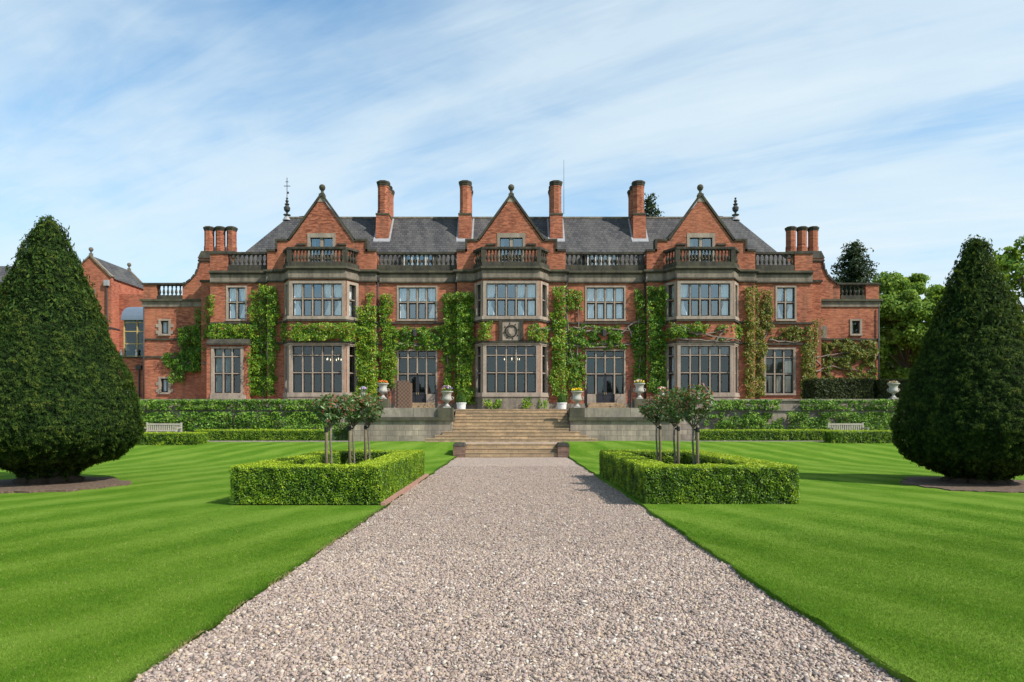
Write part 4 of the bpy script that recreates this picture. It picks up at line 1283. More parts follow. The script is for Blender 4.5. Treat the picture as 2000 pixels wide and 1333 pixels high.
def make_urn(loc, lab, sc_=.84):
    e = empty('garden_urn', lab, 'urn', loc, 'pale stone urns along the terrace')
    MB().box(-.2, .2, -.2, .2, 0, .07).build('foot_block', M['urn'], e, local=True)
    MB().lathe(0, 0, urn_prof, 18).build('bowl', M['urn'], e, local=True, smooth=True)
    for s in (-1, 1):
        MB().tube([(s * .27, 0, .46), (s * .37, 0, .5), (s * .38, 0, .6), (s * .27, 0, .64)], .025, 6).build('handle', M['urn'], e, local=True, smooth=True)
    e.scale = (sc_,) * 3
    return e


def flowers(loc, r, petals, lab, tall=.2, n=90):
    e = empty('flowers', lab, 'flowers', loc, 'spring flowers in the urns')
    a = rng.uniform(0, 2 * PI, n * 2); rr = r * np.sqrt(rng.uniform(0, 1, n * 2))
    p = np.stack([rr * np.cos(a), rr * np.sin(a), rng.uniform(-.02, tall * .7, n * 2) * (1 - .5 * rr / r)], 1)
    leaves('foliage', p, np.tile((0, -.3, .8), (n * 2, 1)), rng.uniform(.06, .1, n * 2), rng.uniform(0, 1, n * 2), M['l_shrub'], e, local=True)
    for pt, cnt in petals:
        a = rng.uniform(0, 2 * PI, cnt); rr = r * np.sqrt(rng.uniform(0, 1, cnt))
        p = np.stack([rr * np.cos(a), rr * np.sin(a), tall * (1.0 - .4 * (rr / r) ** 2) * rng.uniform(.6, 1.15, cnt)], 1)
        leaves('petals', p, np.tile((0, -.6, .7), (cnt, 1)), rng.uniform(.055, .1, cnt), rng.uniform(0, 1, cnt), M[pt], e, aspect=.95, local=True)


U = [(873, 33.32, 2.176, .84, 'pale stone urn on the left pedestal at the head of the steps', [('f_pur', 45), ('f_yel', 14)], 'purple and yellow flowers in the urn left of the steps', .3),
     (1127, 33.32, 2.176, .84, 'pale stone urn on the right pedestal at the head of the steps', [('f_yel', 60)], 'bright yellow flowers in the urn right of the steps', .18),
     (748, 35.25, 2.661, .84, 'pale stone urn on the terrace wall before the ivy, filled with orange flowers', [('f_org', 70)], 'orange red flowers in the urn before the ivy', .18),
     (1249, 35.25, 2.661, .84, 'pale stone urn on the terrace wall right of the right garden doors', [('f_yel', 32), ('f_pur', 24)], 'yellow and pale flowers in the urn right of the garden doors', .22),
     (709, 35.25, 2.661, .46, 'small pale urn half hidden by the left young trees', [('f_pur', 45), ('f_yel', 8)], 'purple flowers in the small urn above the left young trees', .18),
     (1293, 35.25, 2.661, .46, 'small pale urn half hidden by the right young trees', [('f_mix', 60)], 'pink and cream flowers in the small urn above the right young trees', .2),
     (1745, 35.25, 2.661, .84, 'pale stone urn beside the right clipped yew, before a dark hedge', [('f_dry', 80)], 'faded pink flowers in the urn beside the right yew', .14)]
for px, Y, z, s_, lb, pet, fl, tall in U:
    x = SX(px, Y)
    make_urn((x, Y, z), lb, s_)
    flowers((x, Y, z + .93 * s_), .31 * max(s_, .75), pet, fl, tall)

for px, lt, lb in ((901, 'white round planter at the left end of the top step', 'clipped cone of box in the left white planter'), (1097.5, 'white round planter at the right end of the top step', 'clipped dome of box in the right white planter')):
    x = SX(px, 38.5)
    e = empty('planter', lt, 'planter', (x, 38.5, 2.12), 'white planters by the top step')
    MB().lathe(0, 0, [(.23, 0), (.26, .36), (.29, .37), (.29, .43), (.26, .43), (.24, .38), (.02, .38)], 16).build('tub', M['white'], e, local=True, smooth=False)
    MB().lathe(0, 0, [(.24, .385), (.02, .392)], 16).build('potting_soil', M['soil'], e, local=True)
    t = empty('topiary', lb, 'shrub', (x, 38.5, 2.52), 'clipped box in the white planters')
    n = 2600
    u = rng.uniform(0, 1, n); a = rng.uniform(0, 2 * PI, n)
    hgt = .62 if px < 1000 else .55
    rr = .27 * np.sqrt(np.clip(1 - u ** 1.7, 0, 1)) * (.75 + .25 * np.sqrt(np.minimum(u * 6, 1)))
    p = np.stack([rr * np.cos(a), rr * np.sin(a), u * hgt], 1)
    leaves('foliage', p, unit(p * (1, 1, .6) + (0, 0, .05)), rng.uniform(.03, .055, n), rng.uniform(0, 1, n), M['l_top'], t, local=True)
    MB().lathe(0, 0, [(.2, 0), (.24, .12), (.2, hgt * .5), (.08, hgt * .88), (.01, hgt * .95)], 12).build('inner_growth', M['twig'], t, local=True)

# ------------------------------------------------------------------ benches
def bench(x, y, z, lab):
    e = empty('garden_bench', lab, 'bench', (x, y, z), 'wooden benches before the terrace wall')
    w = .82
    for i in range(4): MB().box(-w, w, -.28 + i * .115, -.19 + i * .115, .42, .45).build('seat_slat', M['wood'], e, local=True)
    bk = MB().box(-w, w, .2, .25, .78, .86).box(-w, w, .2, .25, .48, .54).build('backrest', M['wood'], e, local=True)
    for i in range(15):
        xx = -w + .1 + i * (2 * w - .2) / 14
        MB().box(xx - .028, xx + .028, .212, .238, .54, .78).build('back_slat', M['wood'], bk, local=True)
    for s in (-1, 1):
        MB().box(s * w - .035, s * w + .035, .19, .26, 0, .9).build('leg', M['wood'], e, local=True)
        MB().box(s * w - .035, s * w + .035, -.3, -.23, 0, .62).build('leg', M['wood'], e, local=True)
        MB().box(s * w - .04, s * w + .04, -.32, .2, .62, .66).build('armrest', M['wood'], e, local=True)


bench(SX(316, 32.6), 32.6, .56, 'silvered wooden bench behind the low hedge near the left yew')
bench(SX(1656, 32.6), 32.6, .56, 'wooden slatted bench behind the low hedge near the right yew')

# ------------------------------------------------------------------ hedges
def hedge_cloud(x0, x1, y0, y1, z0, z1, dens, size, faces='FBLRT', rough=.035, seed=0):
    C, Nn, Tt, Sz = [], [], [], []
    for fc in faces:
        if fc in 'FB': area = (x1 - x0) * (z1 - z0)
        elif fc in 'LR': area = (y1 - y0) * (z1 - z0)
        else: area = (x1 - x0) * (y1 - y0)
        n = int(area * dens)
        u, v = rng.uniform(0, 1, n), rng.uniform(0, 1, n)
        X = x0 + (x1 - x0) * u; Y = y0 + (y1 - y0) * u; Zv = z0 + (z1 - z0) * v; Y2 = y0 + (y1 - y0) * v
        if fc == 'F': p, nn = np.stack([X, 0 * u + y0, Zv], 1), (0, -1, .25)
        if fc == 'B': p, nn = np.stack([X, 0 * u + y1, Zv], 1), (0, 1, .25)
        if fc == 'L': p, nn = np.stack([0 * u + x0, Y, Zv], 1), (-1, 0, .25)
        if fc == 'R': p, nn = np.stack([0 * u + x1, Y, Zv], 1), (1, 0, .25)
        if fc == 'T': p, nn = np.stack([X, Y2, 0 * u + z1], 1), (0, 0, 1)
        nn = np.tile(np.array(nn, float), (n, 1))
        b = vnoise(p * 9, seed) - .5; b2 = vnoise(p * 2.4, seed + 1) - .5
        p = p + nn * ((b * 2.2 + b2 * .9) * rough + rng.normal(0, rough * .35, n))[:, None]
        # new growth: leaf tint yellower on the top face and towards the top edges
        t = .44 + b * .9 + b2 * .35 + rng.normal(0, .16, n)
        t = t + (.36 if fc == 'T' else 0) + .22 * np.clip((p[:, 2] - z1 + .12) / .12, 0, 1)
        C.append(p); Nn.append(nn); Tt.append(t); Sz.append(size * rng.uniform(.7, 1.35, n))
    return np.concatenate(C), np.concatenate(Nn), np.concatenate(Tt), np.concatenate(Sz)


def ring_hedge(xa, xb, lab, seed):
    y0, y1, z0, z1, t = 12.94, 19.64, .03, .73, .6
    e = empty('box_hedge', lab, 'hedge', ((xa + xb) / 2, (y0 + y1) / 2, .03), 'square box hedges beside the path')
    bs = [((xa, xb, y0, y0 + t), 'FBLRT'), ((xa, xb, y1 - t, y1), 'FBLRT'), ((xa, xa + t, y0 + t, y1 - t), 'LRT'), ((xb - t, xb, y0 + t, y1 - t), 'LRT')]
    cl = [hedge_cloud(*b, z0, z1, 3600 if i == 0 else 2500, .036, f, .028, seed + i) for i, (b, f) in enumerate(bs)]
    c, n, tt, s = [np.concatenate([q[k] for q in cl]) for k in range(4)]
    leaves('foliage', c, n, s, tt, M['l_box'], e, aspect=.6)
    m = .05
    q = MB().box(xa + m, xb - m, y0 + m, y0 + t - m, .0, z1 - m).box(xa + m, xb - m, y1 - t + m, y1 - m, .0, z1 - m)
    q.box(xa + m, xa + t - m, y0 + t - m, y1 - t + m, .0, z1 - m - .004).box(xb - t + m, xb - m, y0 + t - m, y1 - t + m, .0, z1 - m - .004)
    q.build('inner_twigs', M['twig'], e)
    tag(MB().box(xa + t - .1, xb - t + .1, y0 + t - .1, y1 - t + .1, .0, .06).build('soil_bed', M['soil']), kind='structure')


ring_hedge(-5.32, -2.50, 'hollow rectangular box hedge left of the gravel path, clipped low', 11)
ring_hedge(2.54, 5.45, 'hollow rectangular box hedge right of the gravel path, clipped low', 31)
tag(MB().box(-2.47, -2.38, 12.9, 19.7, -.05, .06).build('edging', M['rededge']), kind='structure')


def low_hedge(x0, x1, y0, y1, z0, z1, lab, seed, mat='l_box', dens=1500, size=.05, name='low_hedge', rough=.035):
    x0, x1 = sorted((x0, x1))
    e = empty(name, lab, 'hedge', ((x0 + x1) / 2, y0, z0))
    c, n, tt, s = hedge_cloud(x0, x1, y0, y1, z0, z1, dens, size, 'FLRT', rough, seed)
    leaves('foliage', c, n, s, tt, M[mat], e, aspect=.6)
    MB().box(x0 + .06, x1 - .06, y0 + .06, y1 - .02, z0 - .2, z1 - .06).build('inner_twigs', M['twig'], e)


low_hedge(SX(380, 32.4), SX(640, 32.4), 32.4, 33.2, .55, 1.09, 'long low box hedge along the foot of the left terrace wall', 50)
low_hedge(SX(1366, 32.4), SX(1640, 32.4), 32.4, 33.2, .55, 1.09, 'long low box hedge along the foot of the right terrace wall', 51)
low_hedge(SX(262, 30), SX(383, 30), 30.0, 31.2, .42, 1.0, 'short bright box hedge in front of the left bench', 52)
low_hedge(SX(1627, 30.6), SX(1765, 30.6), 30.6, 31.6, .50, 1.08, 'short bright box hedge in front of the right bench', 53)
low_hedge(SX(1592, 44.5), SX(1705, 44.5), 44.5, 46.5, 2.12, 4.25, 'tall dark clipped yew hedge against the right wing', 54, 'l_dark', 420, .12, 'yew_hedge', .05)
low_hedge(SX(1717, 44.8), SX(1820, 44.8), 44.8, 46.8, 2.12, 4.2, 'dark clipped yew hedge behind the far right urn', 55, 'l_dark', 420, .12, 'yew_hedge', .05)

# ------------------------------------------------------------------ young standard trees with stakes
def standard_tree(x, y, top, rx, lab, slab, seed, side):
    e = empty('standard_tree', lab, 'tree', (x, y, .05), 'young standard trees in the box hedges')
    zc = 1.50
    MB().tube([(.0, 0, 0), (.02, 0, .6), (-.01, .01, 1.1), (.0, 0, zc - .05)], [.026, .023, .022, .024], 8).build('trunk', M['bark'], e, local=True, smooth=True)
    br = MB()
    for k in range(9):
        a = 2 * PI * k / 9 + seed; r = rx * random.uniform(.5, .95)
        br.tube([(0, 0, zc - .1), (r * .45 * math.cos(a), r * .45 * math.sin(a), zc + .07), (r * math.cos(a), r * math.sin(a), zc + random.uniform(.1, .4))], [.018, .011, .004], 5)
    br.build('branch', M['bark'], e, local=True)
    n = 2100
    h = top - 1.50
    a = rng.uniform(0, 2 * PI, n); u = rng.uniform(-1, 1, n); q = rng.uniform(.35, 1, n) ** .6
    r0 = np.sqrt(1 - u * u)
    rr = 1.08 * rx * r0 * q * (.72 + .42 * (u + 1) / 2) * (1 + .25 * np.sin(3 * a + seed))
    p = np.stack([rr * np.cos(a), rr * np.sin(a), zc + h * .5 + h * .52 * u * q], 1)
    keep = vnoise(p * 8, seed) > .47
    p = p[keep]; n = len(p)
    red = np.clip((p[:, 2] - zc) / h, 0, 1)
    t = rng.uniform(0, .68, n); m = rng.uniform(0, 1, n) < .42 * red ** 1.1; t[m] = rng.uniform(.74, 1, m.sum())
    leaves('crown', p, unit(p - (0, 0, zc + .1)), rng.uniform(.07, .12, n), t, M['l_phot'], e, aspect=.46, local=True)
    s = empty('tree_stake', slab, 'stake', (x + side * .085, y - .03, .03), 'round stakes beside the young trees')
    MB().lathe(0, 0, [(.036, 0), (.036, 1.44), (.03, 1.47)], 10).build('post', M['stake'], s, local=True, smooth=True)
    MB().lathe(0, 0, [(.042, 1.33), (.044, 1.35), (.044, 1.41), (.042, 1.43)], 10).tube([(0, 0, 1.38), (-side * .085, .03, 1.38)], .02, 6).build('tie', M['rubber'], s, local=True)


for i, (y, top, rx, w) in enumerate(((14.6, 2.12, .40, 'nearest'), (16.7, 2.22, .50, 'middle'), (18.5, 2.26, .45, 'farthest'))):
    standard_tree(-3.86 + .0, y, top, rx, f'{w} of three young red tipped trees in the left box hedge', f'timber stake at the {w} young tree in the left box hedge', i + 1, -1)
for i, (y, top, rx, w) in enumerate(((14.7, 2.34, .46, 'nearest'), (16.4, 2.30, .48, 'middle'), (18.4, 2.20, .46, 'farthest'))):
    standard_tree(3.92, y, top, rx, f'{w} of three young red tipped trees in the right box hedge', f'timber stake at the {w} young tree in the right box hedge', i + 5, 1)

# ------------------------------------------------------------------ clipped yews
def clipped_yew(px, Y, prof, lab, seed, n=85000):
    s = Y / F; x = SX(px, Y)
    e = empty('clipped_yew', lab, 'tree', (x, Y, .03), 'tall clipped yews on the lawn')
    pz = np.array([SZ(y, Y) for y, r in prof])[::-1]; pr = np.array([r * s * .87 for y, r in prof])[::-1]
    z = np.linspace(pz[0], pz[-1], 400); r = np.interp(z, pz, pr)
    ds = np.sqrt(np.gradient(r) ** 2 + np.gradient(z) ** 2)
    cdf = np.cumsum(r * ds + 1e-4); cdf /= cdf[-1]
    zz = np.interp(rng.uniform(0, 1, n), cdf, z); rr = np.interp(zz, z, r)
    a = rng.uniform(0, 2 * PI, n)
    slope = np.interp(zz, z, np.gradient(r, z))
    nr = unit(np.stack([np.cos(a), np.sin(a), np.clip(-slope, -2, 2)], 1))
    p0 = np.stack([rr * np.cos(a), rr * np.sin(a), zz], 1)
    b = vnoise(p0 * (5, 5, 4), seed); b2 = vnoise(p0 * (14, 14, 16), seed + 3); b3 = vnoise(p0 * 1.1, seed + 6)
    p = p0 + nr * ((b - .5) * .12 + (b2 - .5) * .13 + (b3 - .5) * .10 + rng.normal(0, .02, n))[:, None] + (x, Y, 0)
    t = .34 + (b2 - .5) * 1.0 + (b - .5) * .5 + rng.normal(0, .13, n); t[rng.uniform(0, 1, n) < .004] = 1
    t = np.minimum(t, np.where(rng.uniform(0, 1, n) < .012, 1, .9))
    # stray upright shoots near the top join the same foliage
    k = rng.integers(0, n, 6000); k = k[zz[k] > pz[-1] - 2.8][:900]
    q = p[k] + nr[k] * .06 + (0, 0, .05)
    leaves('foliage', np.concatenate([p, q]), np.concatenate([nr, nr[k]]), np.concatenate([rng.uniform(.032, .07, n), rng.uniform(.09, .15, len(k))]),
           np.concatenate([t, rng.uniform(.3, .8, len(k))]), M['l_yew'], e, aspect=.40, spread=.5, up=(0, 0, 1.1))
    core = [(max(.02, ri * .93 - .05), zi) for zi, ri in zip(z[::12], r[::12])]
    MB().lathe(x, Y, core, 40).build('inner_growth', M['twig'], e, smooth=True)
    tr = MB()
    for k in range(9):
        aa = 2 * PI * k / 9
        tr.tube([(x + .62 * math.cos(aa), Y + .62 * math.sin(aa), -.02), (x + .4 * math.cos(aa), Y + .4 * math.sin(aa), .25), (x + .75 * math.cos(aa), Y + .75 * math.sin(aa), .75)], [.22, .17, .1], 8)
    tr.lathe(x, Y, [(.65, 0), (.5, .3), (.6, .8)], 12)
    tr.build('trunk', M['yewbark'], e, smooth=True)
    bed = []
    for k in range(120):
        aa = 2 * PI * k / 120; rb = 2.05 * (1 + .07 * math.sin(3 * aa + seed) + .04 * math.sin(7 * aa) + .03 * math.sin(17 * aa) + random.uniform(-.025, .025))
        bed.append((x + rb * math.cos(aa), Y - .6 + rb * math.sin(aa)))
    tag(MB().prism_z(bed, -.02, .052).build('soil_bed', M['soil']), kind='structure')


clipped_yew(96, 17.3, [(421, 0), (428, 9), (445, 25), (512, 55), (580, 84), (670, 124), (733, 155), (796, 177), (836, 184), (860, 174), (890, 140), (906, 88), (918, 55), (934, 48)],
            'giant dark green yew clipped to a teardrop at the left edge of the lawn', 21, 230000)
clipped_yew(1906, 17.3, [(463, 0), (469, 10), (476, 20), (520, 37), (568, 56), (607, 73), (668, 95), (725, 121), (781, 145), (838, 162), (862, 153), (886, 140), (906, 112), (918, 80), (934, 46)],
            'giant dark green yew clipped to a teardrop at the right edge of the lawn', 22, 200000)

# ------------------------------------------------------------------ creepers on the house
def surf_y(X, Z):
    X = np.asarray(X, float); Z = np.asarray(Z, float); a = np.abs(X); y = np.full_like(X, 50.0)
    for bx in (0.0, 13.79):
        d = np.abs(a - bx)
        y = np.where(d < 3.94, 49.6, y)
        y = np.where(d < 2.68, np.clip(48.5 + (d - 2.0) / .68 * 1.1, 48.5, 49.6), y)
    y = np.where(a > 22.05, 52.0, y)
    y = np.where((a > 22.05) & (a < 23.3) & (Z < 11.9), 51.3, y)
    y = np.where((X > -22.05) & (X < -19.0) & (Z < 7.0), 49.4, y)
    return y


def creeper(lab, rects, mat='l_ivy', dens=95, tone=.45, size=.125, stems=(), name='ivy', cat='climbing plant', thick=.34, seed=None):
    seed = seed or len(bpy.data.objects)
    C, Tt, Sz, Nn = [], [], [], []
    for r in rects:
        x0, y0, x1, y1 = r[:4]; dn = r[4] if len(r) > 4 else 1.0
        Ym = 50.0 if x0 > 385 and x1 < 1598 else 52.0
        s = Ym / F; area = (x1 - x0) * (y1 - y0) * s * s
        n = int(area * dens * 7.5)
        px = rng.uniform(x0 - 7, x1 + 7, n); py = rng.uniform(y0 - 7, y1 + 7, n)
        X = SX(px, Ym); Z = SZ(py, Ym)
        Ys = surf_y(X, Z); X = X * Ys / Ym; Z = EYE + (Z - EYE) * Ys / Ym
        p = np.stack([X, Ys, Z], 1)
        cl = vnoise(p * (1.3, .01, 1.7), seed) * .5 + vnoise(p * (3.6, .01, 4.4), seed + 2) * .5
        wx = px + (vnoise(p * (2.2, .01, 2.2), seed + 4) - .5) * 15; wy = py + (vnoise(p * (2.2, .01, 2.2), seed + 6) - .5) * 13
        ex = np.minimum(np.minimum(wx - x0, x1 - wx), np.minimum(wy - y0, y1 - wy)) / 4.0
        thr = .62 - .44 * dn - .06 * np.clip(ex, 0, 1)
        keep = (cl > thr) & (ex > 0) & ((ex > .5) | (rng.uniform(0, 1, n) < .6))
        p = p[keep]; cl = cl[keep]; thr = thr[keep]; n = len(p)
        off = np.clip((cl - thr) * 1.7, .03, 1) * thick * 2 * rng.uniform(.15, 1.1, n)
        nn = np.tile((0., -1., .35), (n, 1))
        m = (np.abs(p[:, 0]) % 1 >= 0)
        p[:, 1] -= off + .05
        fine = vnoise(p * (5, 5, 5), seed + 9) - .5
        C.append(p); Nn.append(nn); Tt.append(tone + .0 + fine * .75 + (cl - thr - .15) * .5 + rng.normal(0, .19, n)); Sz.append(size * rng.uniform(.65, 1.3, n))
    c = np.concatenate(C)
    e = empty(name, lab, cat, (float(c[:, 0].mean()), float(c[:, 1].max()), Z0))
    leaves('foliage', c, np.concatenate(Nn), np.concatenate(Sz), np.concatenate(Tt), M[mat], e, aspect=.8, spread=.55, up=(0, -.3, -.8))
    for st in stems:
        Ym = 50.0 if 385 < st[0][0] < 1598 else 52.0
        pts = []
        for i, (px, py) in enumerate(st):
            X = SX(px, Ym); Z = SZ(py, Ym)
            pts.append(Vector((X, 0, Z)))
        # subdivide with wobble and lay on the wall surface
        fine = []
        for a, b in zip(pts, pts[1:]):
            for k in range(6): fine.append(a.lerp(b, k / 6) + Vector((random.gauss(0, .035), 0, random.gauss(0, .035))))
        fine.append(pts[-1])
        for q in fine: q.y = float(surf_y([q.x], [q.z])[0]) - .13
        MB().tube(fine, [.075 - .045 * i / len(fine) for i in range(len(fine))], 6).build('stem', M['vine'], e, smooth=True)


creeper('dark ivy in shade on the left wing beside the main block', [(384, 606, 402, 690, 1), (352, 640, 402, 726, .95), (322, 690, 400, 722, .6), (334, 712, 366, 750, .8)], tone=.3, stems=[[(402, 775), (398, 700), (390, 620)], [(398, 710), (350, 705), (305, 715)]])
creeper('slim light green creeper at the left corner of the main block', [(403, 578, 421, 618, .9), (402, 618, 412, 668, .8), (404, 634, 496, 664, .95)], tone=.55, stems=[[(404, 640), (430, 655), (495, 650)]])
creeper('pair of tall ivy columns between the left end window and left bay', [(491, 566, 509, 656, 1), (511, 560, 545, 660, 1), (494, 655, 545, 690, .9), (488, 690, 540, 776, .9)], stems=[[(515, 776), (512, 690), (508, 570)], [(520, 776), (530, 650), (528, 570)]])
creeper('dense ivy band across the left bay between its windows', [(551, 633, 697, 667, 1)], tone=.5)
creeper('thick bright ivy column just right of the left bay', [(716, 570, 730, 604, .8), (698, 600, 740, 640, 1), (697, 636, 741, 782, 1.1)], tone=.55, stems=[[(718, 780), (716, 680), (722, 575)]])
creeper('narrow ivy column left of the left garden doors', [(742, 578, 767, 640, 1), (746, 636, 776, 692, .95), (744, 688, 776, 762, 1)], tone=.5, stems=[[(756, 780), (754, 680), (752, 585)]])
creeper('thin creeper trailing over the left garden doors', [(768, 641, 866, 683, .5)], tone=.45, stems=[[(768, 660), (800, 650), (866, 655)], [(770, 672), (820, 676), (866, 668)]])
creeper('dense pair of ivy columns left of the middle bay', [(863, 574, 887, 690, .8), (886, 574, 926, 690, 1.05), (864, 686, 886, 762, .85), (888, 684, 925, 790, 1.05)], tone=.42, stems=[[(900, 792), (902, 690), (905, 580)], [(875, 770), (874, 690), (872, 600)]])
creeper('square ivy patch left of the carved crest', [(933, 631, 963, 665, 1.05)], tone=.6)
creeper('loose creeper right of the middle bay with bare stems', [(1032, 634, 1070, 667, .7), (1078, 563, 1105, 625, .8), (1106, 568, 1136, 606, .55), (1076, 625, 1108, 775, .95), (1110, 640, 1142, 762, .6)], tone=.5, stems=[[(1118, 780), (1116, 700), (1105, 600), (1100, 570)], [(1120, 770), (1128, 690), (1130, 590)], [(1100, 650), (1060, 645), (1035, 655)]])
creeper('sparse creeper with bare stems over the right garden doors', [(1108, 636, 1246, 682, .36)], tone=.42, stems=[[(1236, 660), (1225, 640), (1245, 627), (1275, 626), (1300, 640)], [(1108, 650), (1150, 638), (1175, 650), (1215, 650)], [(1110, 676), (1180, 680), (1250, 670)], [(1120, 640), (1160, 650), (1210, 655), (1240, 627), (1290, 640)], [(1110, 660), (1170, 640), (1250, 650)]])
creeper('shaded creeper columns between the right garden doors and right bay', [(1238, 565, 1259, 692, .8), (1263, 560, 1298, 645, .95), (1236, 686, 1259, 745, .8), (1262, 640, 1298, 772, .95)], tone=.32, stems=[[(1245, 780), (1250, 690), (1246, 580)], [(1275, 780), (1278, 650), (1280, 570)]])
creeper('thin creeper across the right bay with looping bare stems', [(1308, 632, 1382, 654, .8), (1385, 636, 1420, 650, .5), (1425, 634, 1448, 664, .9), (1300, 640, 1448, 668, .2)], tone=.5, stems=[[(1384, 674), (1400, 652), (1402, 645)], [(1320, 645), (1345, 650), (1375, 662), (1412, 668)], [(1300, 645), (1330, 652), (1380, 664), (1445, 668)], [(1296, 660), (1325, 668), (1390, 672), (1450, 670)], [(1318, 640), (1350, 660), (1400, 652)]])
creeper('yellowish creeper columns right of the right bay', [(1454, 562, 1482, 640, .9), (1486, 566, 1507, 640, .75), (1450, 636, 1495, 672, .75), (1454, 668, 1492, 776, .8)], 'l_ivyred', tone=.5, stems=[[(1480, 780), (1478, 660), (1476, 570)], [(1478, 690), (1500, 640), (1497, 575)]])
creeper('sparse young creeper with bare branches over the right wing', [(1500, 638, 1585, 664, .36), (1564, 660, 1592, 776, .62), (1600, 664, 1712, 706, .46), (1602, 704, 1712, 742, .22), (1583, 628, 1602, 662, .6)], 'l_ivyred', tone=.42, size=.13,
        stems=[[(1590, 775), (1586, 700), (1590, 640)], [(1590, 700), (1640, 690), (1705, 680)], [(1592, 730), (1640, 712), (1700, 720)], [(1592, 690), (1640, 730), (1690, 760)], [(1500, 664), (1550, 670), (1590, 655)]])
for i, (r, w) in enumerate((((946, 781, 961, 797), 'leafy shrub at the foot of the middle bay, farthest left'), ((964, 780, 978, 798), 'leafy shrub at the foot of the middle bay, second from left'), ((1020, 779, 1038, 795), 'leafy shrub at the foot of the middle bay, left of the right planter'), ((1050, 782, 1069, 799), 'leafy shrub at the foot of the middle bay, farthest right'))):
    creeper(w, [(*r, 1.0)], 'l_ivy', 110, .6, .16, [[((r[0] + r[2]) / 2, 800), ((r[0] + r[2]) / 2, r[1] + 4)]], 'wall_shrub', 'shrub', .35)

# ------------------------------------------------------------------ shrubs trained on the terrace walls
def espalier(lab, x0, x1, y0, y1, dn, seed, tone=.45):
    Y = 35.0; s = Y / F; n = int((x1 - x0) * (y1 - y0) * s * s * 620)
    px = rng.uniform(x0, x1, n); py = rng.uniform(y0, y1, n)
    p = np.stack([SX(px, Y), np.full(n, 34.93), SZ(py, Y)], 1)
    cl = vnoise(p * (1.3, .01, 2.6), seed) * .6 + vnoise(p * (4, .01, 5), seed + 1) * .4
    ed = np.minimum(np.minimum(px - x0, x1 - px) / 6, np.minimum(py - y0, y1 - py) / 3)
    keep = cl > .58 - .46 * dn + np.clip(.16 - ed * .2, 0, .2)
    p = p[keep]; cl = cl[keep]; n = len(p)
    p[:, 1] -= np.clip((cl - .2) * .9, .05, .5) * rng.uniform(.2, 1, n) * .8
    e = empty('espalier_shrub', lab, 'shrub', (SX((x0 + x1) / 2, Y), 34.9, SZ(y1, Y)), 'shrubs trained on the terrace walls')
    leaves('foliage', p, np.tile((0, -.9, .45), (n, 1)), rng.uniform(.08, .15, n), tone + .08 + (vnoise(p * 4, seed + 5) - .5) * .8 + rng.normal(0, .17, n), M['l_shrub'], e, aspect=.6, spread=.6)
    xm = SX((x0 + x1) / 2, Y)
    MB().tube([(xm, 34.88, SZ(y1, Y) - .1), (xm + .05, 34.88, SZ((y0 + y1) / 2, Y)), (xm, 34.88, SZ(y0 + 2, Y))], [.03, .024, .015], 6).build('stem', M['bark'], e)
    MB().tube([(SX(x0 + 5, Y), 34.9, SZ((y0 + y1) / 2, Y)), (SX(x1 - 5, Y), 34.9, SZ((y0 + y1) / 2 - 1, Y))], .014, 5).build('branch', M['bark'], e)


for i, (a, b, d) in enumerate(((262, 338, .8), (340, 455, .7), (457, 552, .75), (554, 640, .85))):
    espalier(f'leafy trained shrub on the upper tier of the left wall, {["nearest the left yew", "above the left bench hedge", "under the left end window", "nearest the young trees"][i]}', a, b, 781, 801, d, 70 + i)
for i, (a, b, d) in enumerate(((268, 352, .65), (354, 458, .7), (462, 552, .72), (554, 650, .8))):
    espalier(f'leafy trained shrub on the lower tier of the left wall, {["behind the left bench", "right of the left bench", "right of the iron pipe", "nearest the young trees"][i]}', a, b, 805, 842, d, 80 + i)
for i, (a, b, d) in enumerate(((1388, 1460, .55), (1462, 1520, .3), (1560, 1650, .7), (1652, 1752, .75))):
    espalier(f'trained shrub, upper tier of the right wall, {["nearest the young trees", "small and thin under the end window", "under the tall dark hedge", "nearest the right urn"][i]}', a, b, 781, 801, d, 90 + i)
for i, (a, b, d) in enumerate(((1370, 1440, .3), (1442, 1530, .5), (1532, 1625, .45), (1627, 1752, .75))):
    espalier(f'trained shrub, lower tier of the right wall, {["thin and nearest the young trees", "spreading under the right end window", "left of the right bench", "behind the right bench"][i]}', a, b, 805, 842, d, 100 + i)
espalier('dark shrub in the corner between left wall and stepped terrace wall', 652, 690, 826, 862, .9, 120, .25)
MB().tube([(SX(458, 34.8), 34.85, .6), (SX(458, 34.8), 34.85, 2.1)], .035, 8).build('wall_pipe', M['pipe'], None)
tag(bpy.data.objects['wall_pipe'], 'thin iron pipe running down the left terrace wall between shrubs', 'pipe')

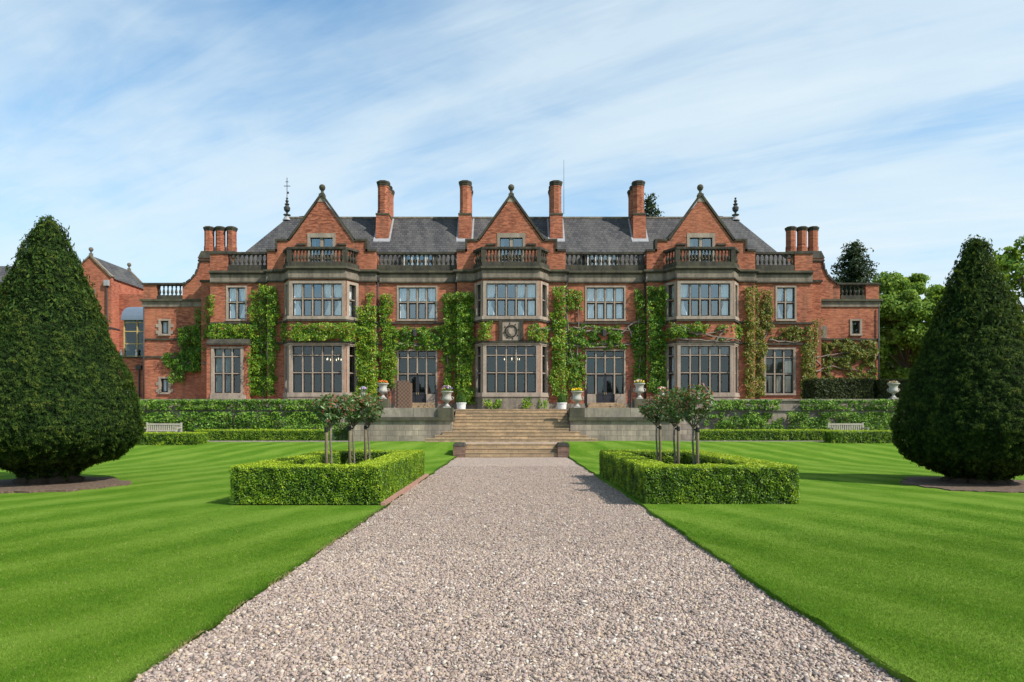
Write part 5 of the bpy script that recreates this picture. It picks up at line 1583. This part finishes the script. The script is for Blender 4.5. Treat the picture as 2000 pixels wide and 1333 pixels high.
# ------------------------------------------------------------------ trees beyond the house
def broad_tree(name, lab, x, y, z0, h, r, mat, seed, n=9000, size=.32, lobes=26, squash=.8, low=.25, gap=.4):
    e = empty(name, lab, 'tree', (x, y, z0), 'trees beyond the house')
    rs = np.random.default_rng(seed)
    MB().tube([(x, y, z0), (x + .1, y, z0 + h * .3), (x, y, z0 + h * .75)], [h * .03, h * .022, h * .008], 8).build('trunk', M['bark'], e, smooth=True)
    br = MB(); C, Nn, Tt = [], [], []
    for k in range(lobes):
        a = rs.uniform(0, 2 * PI); u = rs.uniform(low, 1); rad = r * math.sqrt(max(.04, 1 - ((u - .55) / .5) ** 2)) * rs.uniform(.35, .85)
        c = np.array([x + rad * math.cos(a), y + rad * math.sin(a), z0 + h * u * .93])
        lr = r * rs.uniform(.16, .32)
        br.tube([(x, y, z0 + h * max(.2, u * .6)), tuple((np.array([x, y, z0 + h * u * .75]) + c) / 2), tuple(c)], [h * .006, h * .004, h * .0015], 5)
        m = n // lobes
        d = unit(rs.normal(0, 1, (m, 3))); q = rs.uniform(.55, 1.05, m)
        p = c + d * (lr * q)[:, None] * (1, 1, squash)
        C.append(p); Nn.append(d + (0, 0, .4)); Tt.append(.42 + .3 * (rs.uniform() - .5) + rs.normal(0, .16, m))
    br.build('branches', M['bark'], e)
    C = np.concatenate(C); Nn = np.concatenate(Nn); Tt = np.concatenate(Tt)
    k = vnoise(C * (.9 / max(.6, r * .16)), seed) > gap
    leaves('crown', C[k], Nn[k], rs.uniform(.6, 1.3, k.sum()) * size, Tt[k] + (vnoise(C[k] * .8, seed + 2) - .5) * .5, M[mat], e, aspect=.7)


def conifer(lab, x, y, z0, h, r, seed, n=26000):
    e = empty('conifer', lab, 'tree', (x, y, z0), 'trees beyond the house')
    MB().tube([(x, y, z0), (x, y, z0 + h * .98)], [h * .02, .04], 8).build('trunk', M['bark'], e)
    rs = np.random.default_rng(seed); C, Nn = [], []
    B = 150
    for k in range(B):
        u = 1 - (k / B) ** .8 * .7; a = k * 2.4 + rs.uniform(-.3, .3)
        L = r * (1 - u) ** .62 * 1.25 * rs.uniform(.7, 1.12) + .25
        m = max(20, int(n / B * (L / r + .3)))
        t = rs.uniform(.1, 1, m)
        p = np.stack([x + L * t * math.cos(a) + rs.normal(0, .3, m), y + L * t * math.sin(a) + rs.normal(0, .3, m), z0 + h * u - L * t * .16 + rs.normal(0, .18, m) + .22 * t * t], 1)
        C.append(p); Nn.append(np.tile((math.cos(a) * .4, math.sin(a) * .4, .8), (m, 1)))
    C = np.concatenate(C)
    leaves('crown', C, np.concatenate(Nn), rs.uniform(.28, .55, len(C)), rs.uniform(0, 1, len(C)) * .7 + (vnoise(C * .9, seed) - .3) * .5, M['l_fir'], e, aspect=.4)


conifer('dark spreading conifer rising behind the right wing', SX(1668, 76), 76, 2.1, SZ(478, 76) - 2.1, 5.2, 201)
conifer('dark conifer tip showing above the roof by the right chimney', SX(1268, 78), 78, 2.1, SZ(386, 78) - 2.1, 4.0, 202, 15000)
broad_tree('leafy_tree', 'full light green tree right of the house', SX(1770, 62), 62, 2.1, SZ(538, 62) - 2.1 + .5, 4.4, 'l_tree', 203, 70000, .30, 130, .7, .08, .36)
broad_tree('leafy_tree', 'loose oak with open branches at the right edge, behind the yew', SX(2020, 42), 42, 2.1, SZ(452, 42) - 2.1, 4.0, 'l_oak', 205, 26000, .26, 50, .65, .3, .42)
broad_tree('leafy_tree', 'yellow green bushy tree behind the right yew, below the oak', SX(1985, 34), 34, .6, 6.6, 2.2, 'l_oak', 206, 22000, .2, 34, .8, .2, .4)
broad_tree('leafy_tree', 'dark undergrowth tree between right wing and light green tree', SX(1730, 70), 70, 2.1, 9.2, 3.8, 'l_dark', 207, 24000, .38, 34, .8, .03, .3)
broad_tree('leafy_tree', 'dark shady tree behind the full light green tree', SX(1790, 74), 74, 2.1, 9.0, 5.5, 'l_dark', 208, 26000, .42, 36, .8, .03, .3)

# a pale flower urn low by the glazed link
make_urn((SX(253, 50), 50, 2.95), 'pale urn low beside the left yew, before the glazed link', .9)
flowers((SX(253, 50), 50, 3.78), .3, [('f_yel', 50)], 'yellow flowers in the urn beside the left yew', .25)
MB().box(SX(253, 50) - .3, SX(253, 50) + .3, 49.7, 50.3, 2.12, 2.95).build('stone_pedestal', M['smooth'])
tag(bpy.data.objects['stone_pedestal'], 'plain stone pedestal under the urn by the left yew', 'pedestal')
